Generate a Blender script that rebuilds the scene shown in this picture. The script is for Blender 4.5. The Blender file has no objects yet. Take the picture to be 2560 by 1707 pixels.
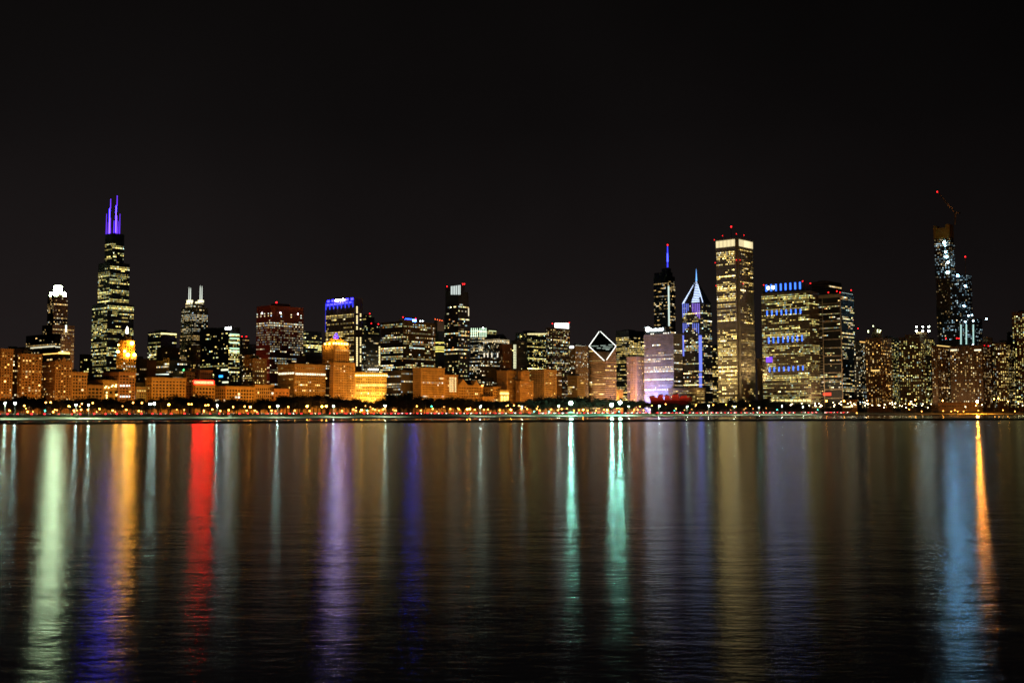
import bpy, bmesh, math, random
import numpy as np
from mathutils import Vector, Matrix, Euler

# ------------------------------------------------------------------ camera, world, moonlight, exposure
SC = bpy.context.scene
COL = SC.collection
F = 2940.0                       # focal length in pixels of the 2560-wide photograph
PITCH, ROLL = math.radians(4.5), math.radians(0.2)
CAMH, HORIZON = 3.7, 1036.0
CY = HORIZON - F * math.tan(PITCH)
cam_d = bpy.data.cameras.new('camera')
cam = bpy.data.objects.new('camera', cam_d)
COL.objects.link(cam)
cam_d.sensor_width = 36.0
cam_d.lens = 36.0 * F / 2560.0
cam_d.shift_y = -(853.5 - CY) / 2560.0
cam_d.clip_start, cam_d.clip_end = 0.5, 40000.0
CAMR = Matrix.Rotation(math.pi / 2 + PITCH, 3, 'X') @ Matrix.Rotation(-ROLL, 3, 'Z')
cam.matrix_world = Matrix.Translation((0, 0, CAMH)) @ CAMR.to_4x4()
SC.camera = cam

world = bpy.data.worlds.new('World'); SC.world = world
world.use_nodes = True
nt = world.node_tree; nt.nodes.clear()
wo = nt.nodes.new('ShaderNodeOutputWorld')
sky = nt.nodes.new('ShaderNodeTexSky'); sky.sky_type = 'NISHITA'; sky.sun_disc = False
sky.sun_elevation = math.radians(-8); sky.sun_rotation = math.radians(200)
bg1 = nt.nodes.new('ShaderNodeBackground'); bg1.inputs[1].default_value = 0.002
nt.links.new(sky.outputs[0], bg1.inputs[0])
tc = nt.nodes.new('ShaderNodeTexCoord'); sep = nt.nodes.new('ShaderNodeSeparateXYZ')
nt.links.new(tc.outputs['Generated'], sep.inputs[0])
ramp = nt.nodes.new('ShaderNodeValToRGB')
nt.links.new(sep.outputs[2], ramp.inputs[0])
cr = ramp.color_ramp
cr.elements[0].position = 0.0; cr.elements[0].color = (0.0104, 0.0078, 0.0077, 1)
cr.elements[1].position = 0.42; cr.elements[1].color = (0.0017, 0.0015, 0.0014, 1)
e = cr.elements.new(0.12); e.color = (0.0064, 0.0050, 0.0050, 1)
e = cr.elements.new(0.24); e.color = (0.0034, 0.0028, 0.0028, 1)
bg2 = nt.nodes.new('ShaderNodeBackground'); bg2.inputs[1].default_value = 1.0
cn = nt.nodes.new('ShaderNodeTexNoise'); cn.inputs['Scale'].default_value = 3.0; cn.inputs['Detail'].default_value = 4
nt.links.new(tc.outputs['Generated'], cn.inputs['Vector'])
cmr = nt.nodes.new('ShaderNodeMapRange'); cmr.inputs['From Min'].default_value = .3; cmr.inputs['From Max'].default_value = .7
cmr.inputs['To Min'].default_value = .80; cmr.inputs['To Max'].default_value = 1.20
nt.links.new(cn.outputs[0], cmr.inputs['Value'])
dot = nt.nodes.new('ShaderNodeVectorMath'); dot.operation = 'DOT_PRODUCT'; dot.inputs[1].default_value = (-.22, .975, 0)
nt.links.new(tc.outputs['Generated'], dot.inputs[0])
amr = nt.nodes.new('ShaderNodeMapRange'); amr.interpolation_type = 'SMOOTHSTEP'
for k_, v_ in (('From Min', .70), ('From Max', 1.0), ('To Min', .55), ('To Max', 1.45)): amr.inputs[k_].default_value = v_
nt.links.new(dot.outputs['Value'], amr.inputs['Value'])
mul = nt.nodes.new('ShaderNodeMath'); mul.operation = 'MULTIPLY'
nt.links.new(amr.outputs[0], mul.inputs[0]); nt.links.new(cmr.outputs[0], mul.inputs[1]); nt.links.new(mul.outputs[0], bg2.inputs[1])
nt.links.new(ramp.outputs[0], bg2.inputs[0])
adds = nt.nodes.new('ShaderNodeAddShader')
nt.links.new(bg1.outputs[0], adds.inputs[0]); nt.links.new(bg2.outputs[0], adds.inputs[1])
nt.links.new(adds.outputs[0], wo.inputs[0])

moon_d = bpy.data.lights.new('moonlight', 'SUN'); moon_d.energy = 0.006; moon_d.angle = math.radians(0.5)
moon_d.color = (0.75, 0.85, 1.0)
moon = bpy.data.objects.new('moonlight', moon_d); COL.objects.link(moon)
moon.rotation_euler = (math.radians(50), 0, math.radians(-35))

SC.view_settings.view_transform = 'Standard'; SC.view_settings.look = 'None'
SC.view_settings.exposure = 0.0; SC.view_settings.gamma = 1.0
SC.view_settings.use_curve_mapping = False
cy = SC.cycles
cy.max_bounces = 4; cy.diffuse_bounces = 1; cy.glossy_bounces = 2; cy.transmission_bounces = 1
cy.sample_clamp_indirect = 4.0
cy.use_denoising = True
cy.use_light_tree = True
cy.caustics_reflective = False; cy.caustics_refractive = False
cy.filter_width = 1.7

# ------------------------------------------------------------------ picture <-> place helpers
def ray(px, py):
    d = CAMR @ Vector(((px - 1280.0) / F, -(py - CY) / F, -1.0))
    return d / d.y                               # scaled to one metre of depth
def at(px, py, depth):
    d = ray(px, py)
    return Vector((d.x * depth, depth, CAMH + d.z * depth))
GRID = math.radians(-41)                         # the street grid turned against the view
EAST = Vector((math.cos(GRID), math.sin(GRID)))
NORTH = Vector((-math.sin(GRID), math.cos(GRID)))
SHORE = [(-900, 560), (-400, 690), (0, 806), (640, 1010), (1280, 1330), (1900, 1760), (2250, 1940), (2560, 1990), (3100, 2010), (3600, 2015)]
def shore(px):
    return float(np.interp(px, [a for a, b in SHORE], [b for a, b in SHORE]))
def avenue(px, w, py=1000):
    """depth of the avenue's building line, w metres further west, seen at column px"""
    u = ray(px, py).x
    ox = -853 - w * EAST.x; oy = 1242 - w * EAST.y
    t = (u * oy - ox) / (NORTH.x - u * NORTH.y)
    return oy + NORTH.y * t

R = random.Random(7)
RNG = np.random.default_rng(11)

# ------------------------------------------------------------------ materials
MATS = {}
def new_mat(name):
    m = bpy.data.materials.new(name); m.use_nodes = True
    return m, m.node_tree, m.node_tree.nodes['Principled BSDF']
def mat(name, col, rough=0.8, metal=0.0, var=0.25, scale=0.35, bump=0.0):
    if name in MATS: return MATS[name]
    m, t, b = new_mat(name)
    b.inputs['Roughness'].default_value = rough; b.inputs['Metallic'].default_value = metal
    tcn = t.nodes.new('ShaderNodeTexCoord'); n = t.nodes.new('ShaderNodeTexNoise')
    n.inputs['Scale'].default_value = scale; n.inputs['Detail'].default_value = 5
    t.links.new(tcn.outputs['Object'], n.inputs['Vector'])
    r = t.nodes.new('ShaderNodeValToRGB')
    lo = [c * (1 - var) for c in col]; hi = [min(1, c * (1 + var)) for c in col]
    r.color_ramp.elements[0].position = 0.3; r.color_ramp.elements[0].color = (*lo, 1)
    r.color_ramp.elements[1].position = 0.7; r.color_ramp.elements[1].color = (*hi, 1)
    t.links.new(n.outputs[0], r.inputs[0]); t.links.new(r.outputs[0], b.inputs['Base Color'])
    if bump:
        bp = t.nodes.new('ShaderNodeBump'); bp.inputs['Strength'].default_value = bump
        t.links.new(n.outputs[0], bp.inputs['Height']); t.links.new(bp.outputs[0], b.inputs['Normal'])
    MATS[name] = m
    return m
def glow(name, col, strength, sample=True):
    if name in MATS: return MATS[name]
    m, t, b = new_mat(name)
    b.inputs['Base Color'].default_value = (0.05, 0.05, 0.05, 1)
    b.inputs['Emission Color'].default_value = (*col, 1)
    b.inputs['Emission Strength'].default_value = strength
    if not sample: m.cycles.emission_sampling = 'NONE'
    MATS[name] = m
    return m
def window_material():
    m, t, b = new_mat('window_glass')
    b.inputs['Base Color'].default_value = (0.012, 0.013, 0.015, 1)
    b.inputs['Roughness'].default_value = 0.25
    a = t.nodes.new('ShaderNodeAttribute'); a.attribute_name = 'glow'
    t.links.new(a.outputs['Color'], b.inputs['Emission Color'])
    b.inputs['Emission Strength'].default_value = 1.0
    m.cycles.emission_sampling = 'NONE'
    return m
WIN = window_material()

def water_material(name, rough, bump1, bump2):
    m = bpy.data.materials.new(name); m.use_nodes = True
    t = m.node_tree; t.nodes.clear()
    out = t.nodes.new('ShaderNodeOutputMaterial')
    g = t.nodes.new('ShaderNodeBsdfAnisotropic'); g.distribution = 'BECKMANN'
    g.inputs['Roughness'].default_value = rough; g.inputs['Color'].default_value = (.63, .67, .72, 1)
    d = t.nodes.new('ShaderNodeBsdfDiffuse'); d.inputs['Color'].default_value = (0.006, 0.008, 0.008, 1)
    fr = t.nodes.new('ShaderNodeFresnel'); fr.inputs['IOR'].default_value = 1.333
    mix = t.nodes.new('ShaderNodeMixShader')
    tcn = t.nodes.new('ShaderNodeTexCoord')
    mp = t.nodes.new('ShaderNodeMapping'); mp.inputs['Rotation'].default_value = (0, 0, 0.25)
    mp.inputs['Scale'].default_value = (0.42, 1.0, 1.0)
    t.links.new(tcn.outputs['Object'], mp.inputs[0])
    n1 = t.nodes.new('ShaderNodeTexNoise'); n1.inputs['Scale'].default_value = 3.6; n1.inputs['Detail'].default_value = 4
    n1.inputs['Roughness'].default_value = 0.6
    n2 = t.nodes.new('ShaderNodeTexNoise'); n2.inputs['Scale'].default_value = 0.6; n2.inputs['Detail'].default_value = 3
    t.links.new(mp.outputs[0], n1.inputs['Vector']); t.links.new(mp.outputs[0], n2.inputs['Vector'])
    b1 = t.nodes.new('ShaderNodeBump'); b1.inputs['Strength'].default_value = 1.0; b1.inputs['Distance'].default_value = bump1
    b2 = t.nodes.new('ShaderNodeBump'); b2.inputs['Strength'].default_value = 1.0; b2.inputs['Distance'].default_value = bump2
    t.links.new(n2.outputs[0], b2.inputs['Height']); t.links.new(n1.outputs[0], b1.inputs['Height'])
    t.links.new(b2.outputs[0], b1.inputs['Normal'])
    t.links.new(b1.outputs[0], g.inputs['Normal'])
    mr = t.nodes.new('ShaderNodeMapRange'); mr.inputs['To Min'].default_value = 0.30; mr.inputs['To Max'].default_value = 1.0
    t.links.new(fr.outputs[0], mr.inputs['Value']); t.links.new(mr.outputs[0], mix.inputs[0]); t.links.new(d.outputs[0], mix.inputs[1]); t.links.new(g.outputs[0], mix.inputs[2])
    t.links.new(mix.outputs[0], out.inputs[0])
    return m

# ------------------------------------------------------------------ mesh collector
class G:
    def __init__(s): s.v = []; s.f = []; s.c = None
    def quad(s, a, b, c, d):
        i = len(s.v); s.v += [tuple(a), tuple(b), tuple(c), tuple(d)]; s.f.append((i, i + 1, i + 2, i + 3)); return s
    def box(s, x0, x1, y0, y1, z0, z1):
        i = len(s.v)
        s.v += [(x0, y0, z0), (x1, y0, z0), (x1, y1, z0), (x0, y1, z0), (x0, y0, z1), (x1, y0, z1), (x1, y1, z1), (x0, y1, z1)]
        s.f += [(i, i + 3, i + 2, i + 1), (i + 4, i + 5, i + 6, i + 7), (i, i + 1, i + 5, i + 4), (i + 1, i + 2, i + 6, i + 5), (i + 2, i + 3, i + 7, i + 6), (i + 3, i, i + 4, i + 7)]
        return s
    def loft(s, rings, cap=True):
        base = len(s.v); n = len(rings[0])
        for r in rings: s.v += [tuple(p) for p in r]
        for k in range(len(rings) - 1):
            for j in range(n):
                a = base + k * n + j; b = base + k * n + (j + 1) % n
                s.f.append((a, b, b + n, a + n))
        if cap:
            s.f.append(tuple(base + j for j in reversed(range(n))))
            s.f.append(tuple(base + (len(rings) - 1) * n + j for j in range(n)))
        return s
    def prism(s, poly, z0, z1):
        return s.loft([[(x, y, z0) for x, y in poly], [(x, y, z1) for x, y in poly]])
    def lathe(s, x, y, prof, n=12):
        return s.loft([[(x + r * math.cos(2 * math.pi * k / n), y + r * math.sin(2 * math.pi * k / n), z) for k in range(n)] for r, z in prof])
    def tube(s, p, q, r0, r1=None, n=5):
        r1 = r0 if r1 is None else r1
        p = Vector(p); q = Vector(q); d = (q - p).normalized()
        a = d.cross(Vector((0, 0, 1)) if abs(d.z) < 0.9 else Vector((1, 0, 0))).normalized(); b = d.cross(a)
        return s.loft([[p + (a * math.cos(2 * math.pi * k / n) + b * math.sin(2 * math.pi * k / n)) * r0 for k in range(n)],
                       [q + (a * math.cos(2 * math.pi * k / n) + b * math.sin(2 * math.pi * k / n)) * r1 for k in range(n)]])
    def ball(s, c, r, n=8, m=5, sz=1.0):
        c = Vector(c)
        return s.loft([[(c.x + r * math.sin(math.pi * (i + .02) / (m + .04)) * math.cos(2 * math.pi * k / n), c.y + r * math.sin(math.pi * (i + .02) / (m + .04)) * math.sin(2 * math.pi * k / n),
                         c.z - sz * r * math.cos(math.pi * (i + .02) / (m + .04))) for k in range(n)] for i in range(m + 1)])
    def mesh(s, name):
        me = bpy.data.meshes.new(name); me.from_pydata(s.v, [], s.f); me.update(); return me
    def build(s, name, material, parent=None, kind=None, smooth=False):
        me = s.mesh(name)
        me.materials.append(material)
        if smooth:
            for p in me.polygons: p.use_smooth = True
        return link(name, me, parent, kind)
def link(name, data, parent=None, kind=None):
    o = bpy.data.objects.new(name, data); COL.objects.link(o)
    if parent is not None: o.parent = parent
    if kind: o['kind'] = kind
    return o
def tag(o, label, cat, group=None):
    o['label'] = label; o['category'] = cat
    if group: o['group'] = group
    return o
def struct(o): o['kind'] = 'structure'; return o
def copy_tree(o, parent=None):
    c = o.copy(); COL.objects.link(c); c.parent = parent
    for ch in list(o.children): copy_tree(ch, c)
    return c
ORD = 'first second third fourth fifth sixth seventh eighth ninth tenth eleventh twelfth thirteenth fourteenth fifteenth sixteenth seventeenth eighteenth nineteenth twentieth'.split()
ORD += ['twenty-' + w for w in ORD[:9]]

# ------------------------------------------------------------------ the setting: water, breakwater, shore, road, ground
def sheet(name, y0f, y1f, m):
    g = G(); xs = list(range(-900, 3601, 100))
    for a, b in zip(xs, xs[1:]):
        g.quad((ray(a, 1036).x * y0f(a), y0f(a), 0), (ray(b, 1036).x * y0f(b), y0f(b), 0), (ray(b, 1036).x * y1f(b), y1f(b), 0), (ray(a, 1036).x * y1f(a), y1f(a), 0))
    return struct(g.build(name, m))
BW = lambda px: float(np.interp(px, [-900, 0, 1400, 2560, 3600], [535, 552, 590, 604, 612]))
LAKE = water_material('lake_water', 0.175, 0.0120, 0.024)
HARB = water_material('harbour_water', 0.13, 0.012, 0.05)
g = G(); g.quad((-3000, -400, 0), (3000, -400, 0), (3000, 3, 0), (-3000, 3, 0))
xs = list(range(-900, 3601, 100))
for a, b in zip(xs, xs[1:]):
    pa = Vector((ray(a, 1036).x * BW(a), BW(a), 0)); pb = Vector((ray(b, 1036).x * BW(b), BW(b), 0))
    g.quad((-3000 + 6000 * (a + 900) / 4500, 3, 0), (-3000 + 6000 * (b + 900) / 4500, 3, 0), pb, pa)
lake = struct(g.build('lake', LAKE))
harb = sheet('harbour_water', lambda p: BW(p) + 0.5, lambda p: shore(p) + 8, HARB)

CONC = mat('dark_concrete', (0.055, 0.05, 0.045), 0.9, scale=0.6)
bwroot = link('breakwater', None)
tag(bwroot, 'long low dark concrete breakwater lying across the water before the shore', 'breakwater')
n_b = 60
for k in range(n_b):
    a = -500 + k * 4100 / n_b; b = a + 4100 / n_b
    p = Vector((ray(a, 1036).x * BW(a), BW(a), 0)); q = Vector((ray(b, 1036).x * BW(b), BW(b), 0))
    d = (q - p); L = d.length; ang = math.atan2(d.y, d.x)
    gg = G(); h = 0.82 + R.uniform(-.06, .06)
    gg.prism([(0.12, -1.5), (L - .12, -1.5), (L - .12, 1.3), (0.12, 1.3)], -1.0, h).box(0.1, L - .1, -1.0, 0.9, h, h + .16)
    o = gg.build('concrete_block', CONC, bwroot); o.location = p; o.rotation_euler.z = ang

GRASS = mat('lawn_grass', (0.075, 0.10, 0.032), 0.9, var=0.45, scale=0.12)
ASPH = mat('asphalt', (0.05, 0.05, 0.052), 0.85, scale=0.5)
PAVE = mat('promenade_concrete', (0.36, 0.36, 0.31), 0.85, scale=0.2)
EARTH = mat('park_ground', (0.06, 0.055, 0.035), 0.95, var=0.4, scale=0.05)
def strip(name, prof, m, kind='structure'):
    g = G(); xs = list(range(-700, 3601, 25))
    for a, b in zip(xs, xs[1:]):
        for (o0, z0), (o1, z1) in zip(prof, prof[1:]):
            pts = []
            for px, o, z in ((a, o0, z0), (b, o0, z0), (b, o1, z1), (a, o1, z1)):
                D = shore(px) + o; pts.append((ray(px, 1036).x * D, D, z))
            g.quad(*pts)
    o = g.build(name, m)
    if kind: o['kind'] = kind
    return o
sw = strip('seawall', [(-1.5, -1.0), (-1.2, 0.55), (1.5, 0.6), (1.7, 1.15), (4, 1.2)], CONC, None)
tag(sw, 'stepped concrete seawall edging the lakefront lawn above the harbour', 'seawall')
strip('promenade', [(4, 1.22), (5, 1.5), (14, 2.1)], PAVE)
strip('lawn', [(14, 2.08), (30, 2.4), (60, 3.3), (84, 4.3)], GRASS)
strip('footpath', [(36, 2.61), (39, 2.70)], PAVE)
strip('lakefront_road', [(84, 4.45), (84.2, 4.62), (114, 4.62), (114.2, 4.45)], ASPH)
LINE = mat('road_paint', (0.75, 0.75, 0.7), 0.7)
strip('road_marking', [(98.8, 4.626), (99.1, 4.626)], LINE)
strip('park_ground', [(114, 4.5), (330, 5.2), (480, 6.0)], EARTH)
strip('city_ground', [(480, 6.0), (2500, 6.0), (16000, 6.0)], ASPH)

# ------------------------------------------------------------------ buildings
PAL = {
    'warm': [(5, (1, .62, .20)), (3, (1, .72, .30)), (2, (1, .84, .52)), (.4, (.8, .95, 1))],
    'green': [(6, (1, .74, .20)), (3, (.95, .95, .32)), (1.5, (.95, 1, .60)), (.5, (.65, 1, .9))],
    'white': [(4, (1, .84, .50)), (2, (.85, 1, .84)), (3, (1, .70, .28)), (.8, (.62, .82, 1))],
    'cool': [(5, (.50, .82, 1)), (3, (.75, .96, 1)), (1, (1, .78, .42))],
    'orange': [(4, (1, .50, .10)), (3, (1, .62, .18)), (2, (1, .76, .36))],
    'mix': [(4, (1, .66, .22)), (3, (.95, .95, .42)), (1.6, (1, .88, .66)), (1, (.60, .92, .95)), (.5, (1, .36, .08))],
    'gold': [(5, (1, .68, .18)), (3, (1, .78, .28)), (1, (1, .90, .60))],
    'blue': [(4, (.3, .4, 1)), (2, (.5, .35, 1)), (2, (.9, .95, 1))],
}
for k in PAL:
    w = np.array([a for a, b in PAL[k]], float); PAL[k] = (w / w.sum(), np.array([b for a, b in PAL[k]]))
DEF = dict(wall=(.20, .16, .12), fh=3.9, bw=3.4, ww=.62, wh=.52, p=.22, run=2.2, fv=.7, full=.04, dark=.12, L=1.5, pal='warm',
           pier=(.5, 1, .45), span=(.9, .30), base=8, top=3, unlit=True, S=1.0, E=1.0, rough=.8, cornice=0.5, mask=None, bandz=None)
LIT = []
def lit_grid(nf, nb, st, k):
    on = np.zeros((nf, nb)); p0 = st['p'] * k
    for j in range(nf):
        r = RNG.random()
        if r < st['full']: p = .93
        elif r < st['full'] + st['dark']: p = .02
        else: p = min(.95, p0 * math.exp(RNG.normal(0, st['fv']) - st['fv'] ** 2 / 3))
        run = st['run'] * (2.5 if p > .5 else 1)
        off = 1 / max(1.0, run); onp = min(1, p / max(.03, 1 - p) * off)
        s = RNG.random() < p; lev = math.exp(RNG.normal(0, .62))
        for i in range(nb):
            if s and RNG.random() < off and p < .9: s = False
            elif not s and RNG.random() < onp: s = True; lev = math.exp(RNG.normal(0, .62))
            if s: on[j, i] = lev * math.exp(RNG.normal(-.05, .5))
    return on

class Building:
    def __init__(s, name, label, cat, xl, xc, xr, ytop, depth, group=None, s_len=None, n_len=None):
        u = lambda px: ray(px, ytop).x
        s.depth = depth
        def solve(xc):
            C = (u(xc) * depth, depth)
            a = (C[0] - u(xl) * depth) / (EAST.x - EAST.y * u(xl)) if xl is not None else s_len
            b = (u(xr) * depth - C[0]) / (NORTH.x - NORTH.y * u(xr)) if xr is not None else n_len
            return a, b
        if xc is None:
            lo, hi = xl, xr
            for _ in range(40):
                m = (lo + hi) / 2; a, b = solve(m)
                if a < b: lo = m
                else: hi = m
            xc = m
        s.s, s.n = solve(xc)
        s.s = max(s.s, 4) if s_len is None else s_len
        s.n = max(s.n, 4) if n_len is None else n_len
        s.C = Vector((u(xc) * depth, depth, 6.0)); s.xc = xc; s.ytop = ytop
        s.H = s.zpx(ytop)
        s.root = link(name, None); s.root.location = s.C; s.root.rotation_euler.z = GRID
        tag(s.root, label, cat, group)
        s.inv = (Matrix.Translation(s.C) @ Matrix.Rotation(GRID, 4, 'Z')).inverted()
    def zpx(s, y): return CAMH + ray(s.xc, y).z * s.depth - s.C.z
    def plane(s, face, off, px, py):
        """local point where the picture position meets a wall plane: S face y=off, E face x=off"""
        o = s.inv @ Vector((0, 0, CAMH)); d = s.inv.to_3x3() @ ray(px, py)
        t = (off - o.y) / d.y if face == 'S' else (off - o.x) / d.x
        return o + d * t
    def mat(s, st): return mat('wall_%02d_%02d_%02d_%d' % (*[int(c * 99) for c in st['wall']], int(st['rough'] * 9)), st['wall'], st['rough'], scale=.08)
    def block(s, st, x0=None, x1=0.0, y0=0.0, y1=None, z0=0.0, z1=None, name='wall', roof=True, poly=None):
        x0 = -s.s if x0 is None else x0; y1 = s.n if y1 is None else y1; z1 = s.H if z1 is None else z1
        m = s.mat(st)
        if poly: G().prism(poly, z0, z1).build(name, m, s.root)
        else: G().box(x0, x1, y0, y1, z0, z1).build(name, m, s.root)
        if roof:
            c = st['cornice']
            G().box(x0 - c, x1 + c, y0 - c, y1 + c, z1 + .01, z1 + max(.6, c * .9)).build('cornice', m, s.root)
        s.facades(st, x0, x1, y0, y1, z0, z1)
        return s
    def facades(s, st, x0, x1, y0, y1, z0, z1, faces='SE', off=0.0):
        V = []; Cc = []; gf = G()
        for face in faces:
            a0, a1 = (x0, x1) if face == 'S' else (y0, y1)
            k = st[face]
            if k is None or a1 - a0 < 2: continue
            zb = z0 + (st['base'] if z0 < 1 else .8); zt = z1 - st['top']
            nf = max(1, round((zt - zb) / st['fh'])); nb = max(1, round((a1 - a0) / st['bw']))
            fh = (zt - zb) / nf; bw = (a1 - a0) / nb
            on = lit_grid(nf, nb, st, k)
            if st['bandz']: st['bandz'](s, face, on, zb, fh, nf, nb)
            pw, pe, pd = st['pier']; sh, sd = st['span']
            P = (lambda a, d, z: (a, y0 - d - off, z)) if face == 'S' else (lambda a, d, z: (x1 + d + off, a, z))
            for j in range(nf):
                for i in range(nb):
                    b = on[j, i]
                    if b == 0 and not st['unlit']: continue
                    ca = a0 + (i + .5) * bw; cz = zb + (j + .5) * fh
                    if st['mask'] and not st['mask'](face, (ca - a0) / (a1 - a0), cz): continue
                    hw = bw * (st['ww'] if st['ww'] > .95 else st['ww'] * (.72 if not st['unlit'] or st['cornice'] < 1 else 1.05)) / 2; hh = fh * st['wh'] * .9 / 2
                    V += [P(ca - hw, .06, cz - hh), P(ca + hw, .06, cz - hh), P(ca + hw, .06, cz + hh), P(ca - hw, .06, cz + hh)]
                    if b:
                        w, cs = PAL[st['pal']]; c = cs[RNG.choice(len(w), p=w)] * b * st['L'] * .72
                        Cc.append((*c, 1))
                    else: Cc.append((0, 0, 0, 1))
            bx = (lambda p, q, d, zz0, zz1: gf.box(p, q, y0 - d - off, y0 + .2 - off, zz0, zz1)) if face == 'S' else (lambda p, q, d, zz0, zz1: gf.box(x1 - .2 + off, x1 + d + off, p, q, zz0, zz1))
            if pw and not st['mask']:
                for i in range(0, nb + 1, pe):
                    c = a0 + i * bw; c = min(max(c, a0 + pw / 2 + .02), a1 - pw / 2 - .02)
                    bx(c - pw / 2, c + pw / 2, pd, z0 + .05, z1 - .05)
            if sh and not st['mask']:
                for j in range(nf + 1):
                    zz = zb + j * fh
                    bx(a0 + .03, a1 - .03, sd, zz - sh / 2, zz + sh / 2)
        if V:
            n = len(V) // 4
            me = bpy.data.meshes.new('window_grid')
            me.from_pydata(V, [], [(4 * i, 4 * i + 1, 4 * i + 2, 4 * i + 3) for i in range(n)])
            at_ = me.attributes.new('glow', 'FLOAT_COLOR', 'FACE')
            at_.data.foreach_set('color', np.array(Cc, dtype=np.float32).ravel())
            me.materials.append(WIN); me.update()
            link('window_grid', me, s.root, 'stuff')
        if gf.v: gf.build('facade_frame', s.mat(dict(st, wall=[min(.75, c * 1.28) for c in st['wall']]) if st['cornice'] >= 1 else st), s.root, 'stuff')
    def lbox(s, name, m, face, p0, p1, depth=.6, off=0.0, z=None, kind=None):
        """a box set on a wall between two picture positions (top-left, bottom-right)"""
        q0 = s.plane(face, off, *p0); q1 = s.plane(face, off, *p1)
        za, zb = sorted((q0.z, q1.z))
        if face == 'S': return G().box(min(q0.x, q1.x), max(q0.x, q1.x), off - depth, off - .02, za, zb).build(name, m, s.root, kind)
        return G().box(off + .02, off + depth, min(q0.y, q1.y), max(q0.y, q1.y), za, zb).build(name, m, s.root, kind)
    def beacon(s, px, py, r=1.0, x=None, y=None, m=None):
        """red warning light on a short rod standing on the roof"""
        p = s.plane('S', s.n * .25 if y is None else y, px, py)
        zr = s.H if p.z > s.H else p.z - 2
        r *= .78; o = G().ball(p, r, 6, 4).build('warning_light', m or RED, s.root)
        if p.z - zr > 1.5: G().tube((p.x, p.y, min(zr, p.z - 1)), (p.x, p.y, p.z - r * .5), .18).build('rod', DARKM, o)
        return o
    def plant(s, fx0, fx1, fy0, fy1, h, m=None, z=None):
        """rooftop plant room"""
        z = s.H if z is None else z
        return G().box(-s.s * (1 - fx0), -s.s * (1 - fx1), s.n * fy0, s.n * fy1, z + .3, z + h).build('plant_room', m or DARKM, s.root)
    def flood(s, face, col, power, out=45, z=4, n=2, aim=.45, cone=120, span=(0.15, 0.85)):
        for k in range(n):
            f = span[0] + (span[1] - span[0]) * ((k + .5) / n)
            ld = bpy.data.lights.new('facade_flood_or_fill', 'SPOT'); ld.energy = power; ld.color = col  # added spots without fixtures; on several towers they replace city glow
            ld.spot_size = math.radians(cone); ld.spot_blend = .9; ld.shadow_soft_size = 1.5
            o = bpy.data.objects.new('facade_flood_or_fill', ld); COL.objects.link(o); o.parent = s.root
            if face == 'S': p = Vector((-s.s * (1 - f), -out, z)); t = Vector((-s.s * (1 - f), 0, s.H * aim))
            else: p = Vector((out, s.n * f, z)); t = Vector((0, s.n * f, s.H * aim))
            o.location = p; o.rotation_euler = (t - p).to_track_quat('-Z', 'Y').to_euler()
RED = glow('red_warning_light', (1, .012, .015), 7)
DARKM = mat('dark_metal', (.03, .03, .032), .6)
STEEL = mat('pole_steel', (.25, .26, .25), .6)
def ST(src=None, /, **k):
    d = dict(DEF); d.update(src or {}); d.update(k); return d

# style families
BRICK = ST(wall=(.40, .235, .12), fh=3.7, bw=4.0, ww=.46, wh=.50, p=.10, run=1.3, full=0, dark=.15, L=1.5, pal='orange', pier=(1.5, 1, .35), span=(1.0, .22), cornice=1.0)
STONE = ST(wall=(.50, .36, .20), fh=4.2, bw=4.4, ww=.52, wh=.55, p=.10, run=1.5, full=.03, dark=.2, L=1.5, pal='gold', pier=(1.6, 1, .5), span=(1.1, .3), cornice=1.4)
GLASS = ST(wall=(.02, .022, .024), fh=4.0, bw=3.2, ww=.86, wh=.50, p=.22, run=3, L=1.4, pal='mix', pier=(.25, 2, .2), span=(.5, .12), rough=.35, unlit=False, cornice=.2)
DARKB = ST(wall=(.075, .05, .035), fh=4.0, bw=3.2, ww=.7, wh=.48, p=.25, run=2.5, pal='warm', unlit=False)
RESI = ST(wall=(.10, .075, .055), fh=3.2, bw=4.2, ww=.55, wh=.5, p=.20, run=1.3, fv=.4, full=0, dark=.02, L=1.3, pal='mix', unlit=False, pier=(.6, 2, .5), span=(.5, .5))

def simple(name, label, xl, xc, xr, yt, w=None, st=None, depth=None, cat='building', plant=True, **k):
    d = depth if depth else avenue(xc if xc is not None else (xl + xr) / 2, w, yt)
    b = Building(name, label, cat, xl, xc, xr, yt, d, **k)
    b.block(st)
    if st['cornice'] >= 1.0:
        tm = mat('belt_%02d' % int(st['wall'][0] * 99), [min(.8, c * 1.35) for c in st['wall']], .8)
        for fz in (.30, .86, .95) if b.H > 45 else (.80, .95):
            zz = b.H * fz + .13
            G().box(-b.s - .5, .75, -.75, -.02, zz, zz + 1.0).build('belt_course', tm, b.root)
            G().box(.02, .76, -.02, b.n + .4, zz, zz + 1.0).build('belt_course', tm, b.root)
    if plant and b.s > 12 and b.n > 12:
        b.plant(.2, .62, .25, .7, R.uniform(3, 6))
    return b

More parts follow.
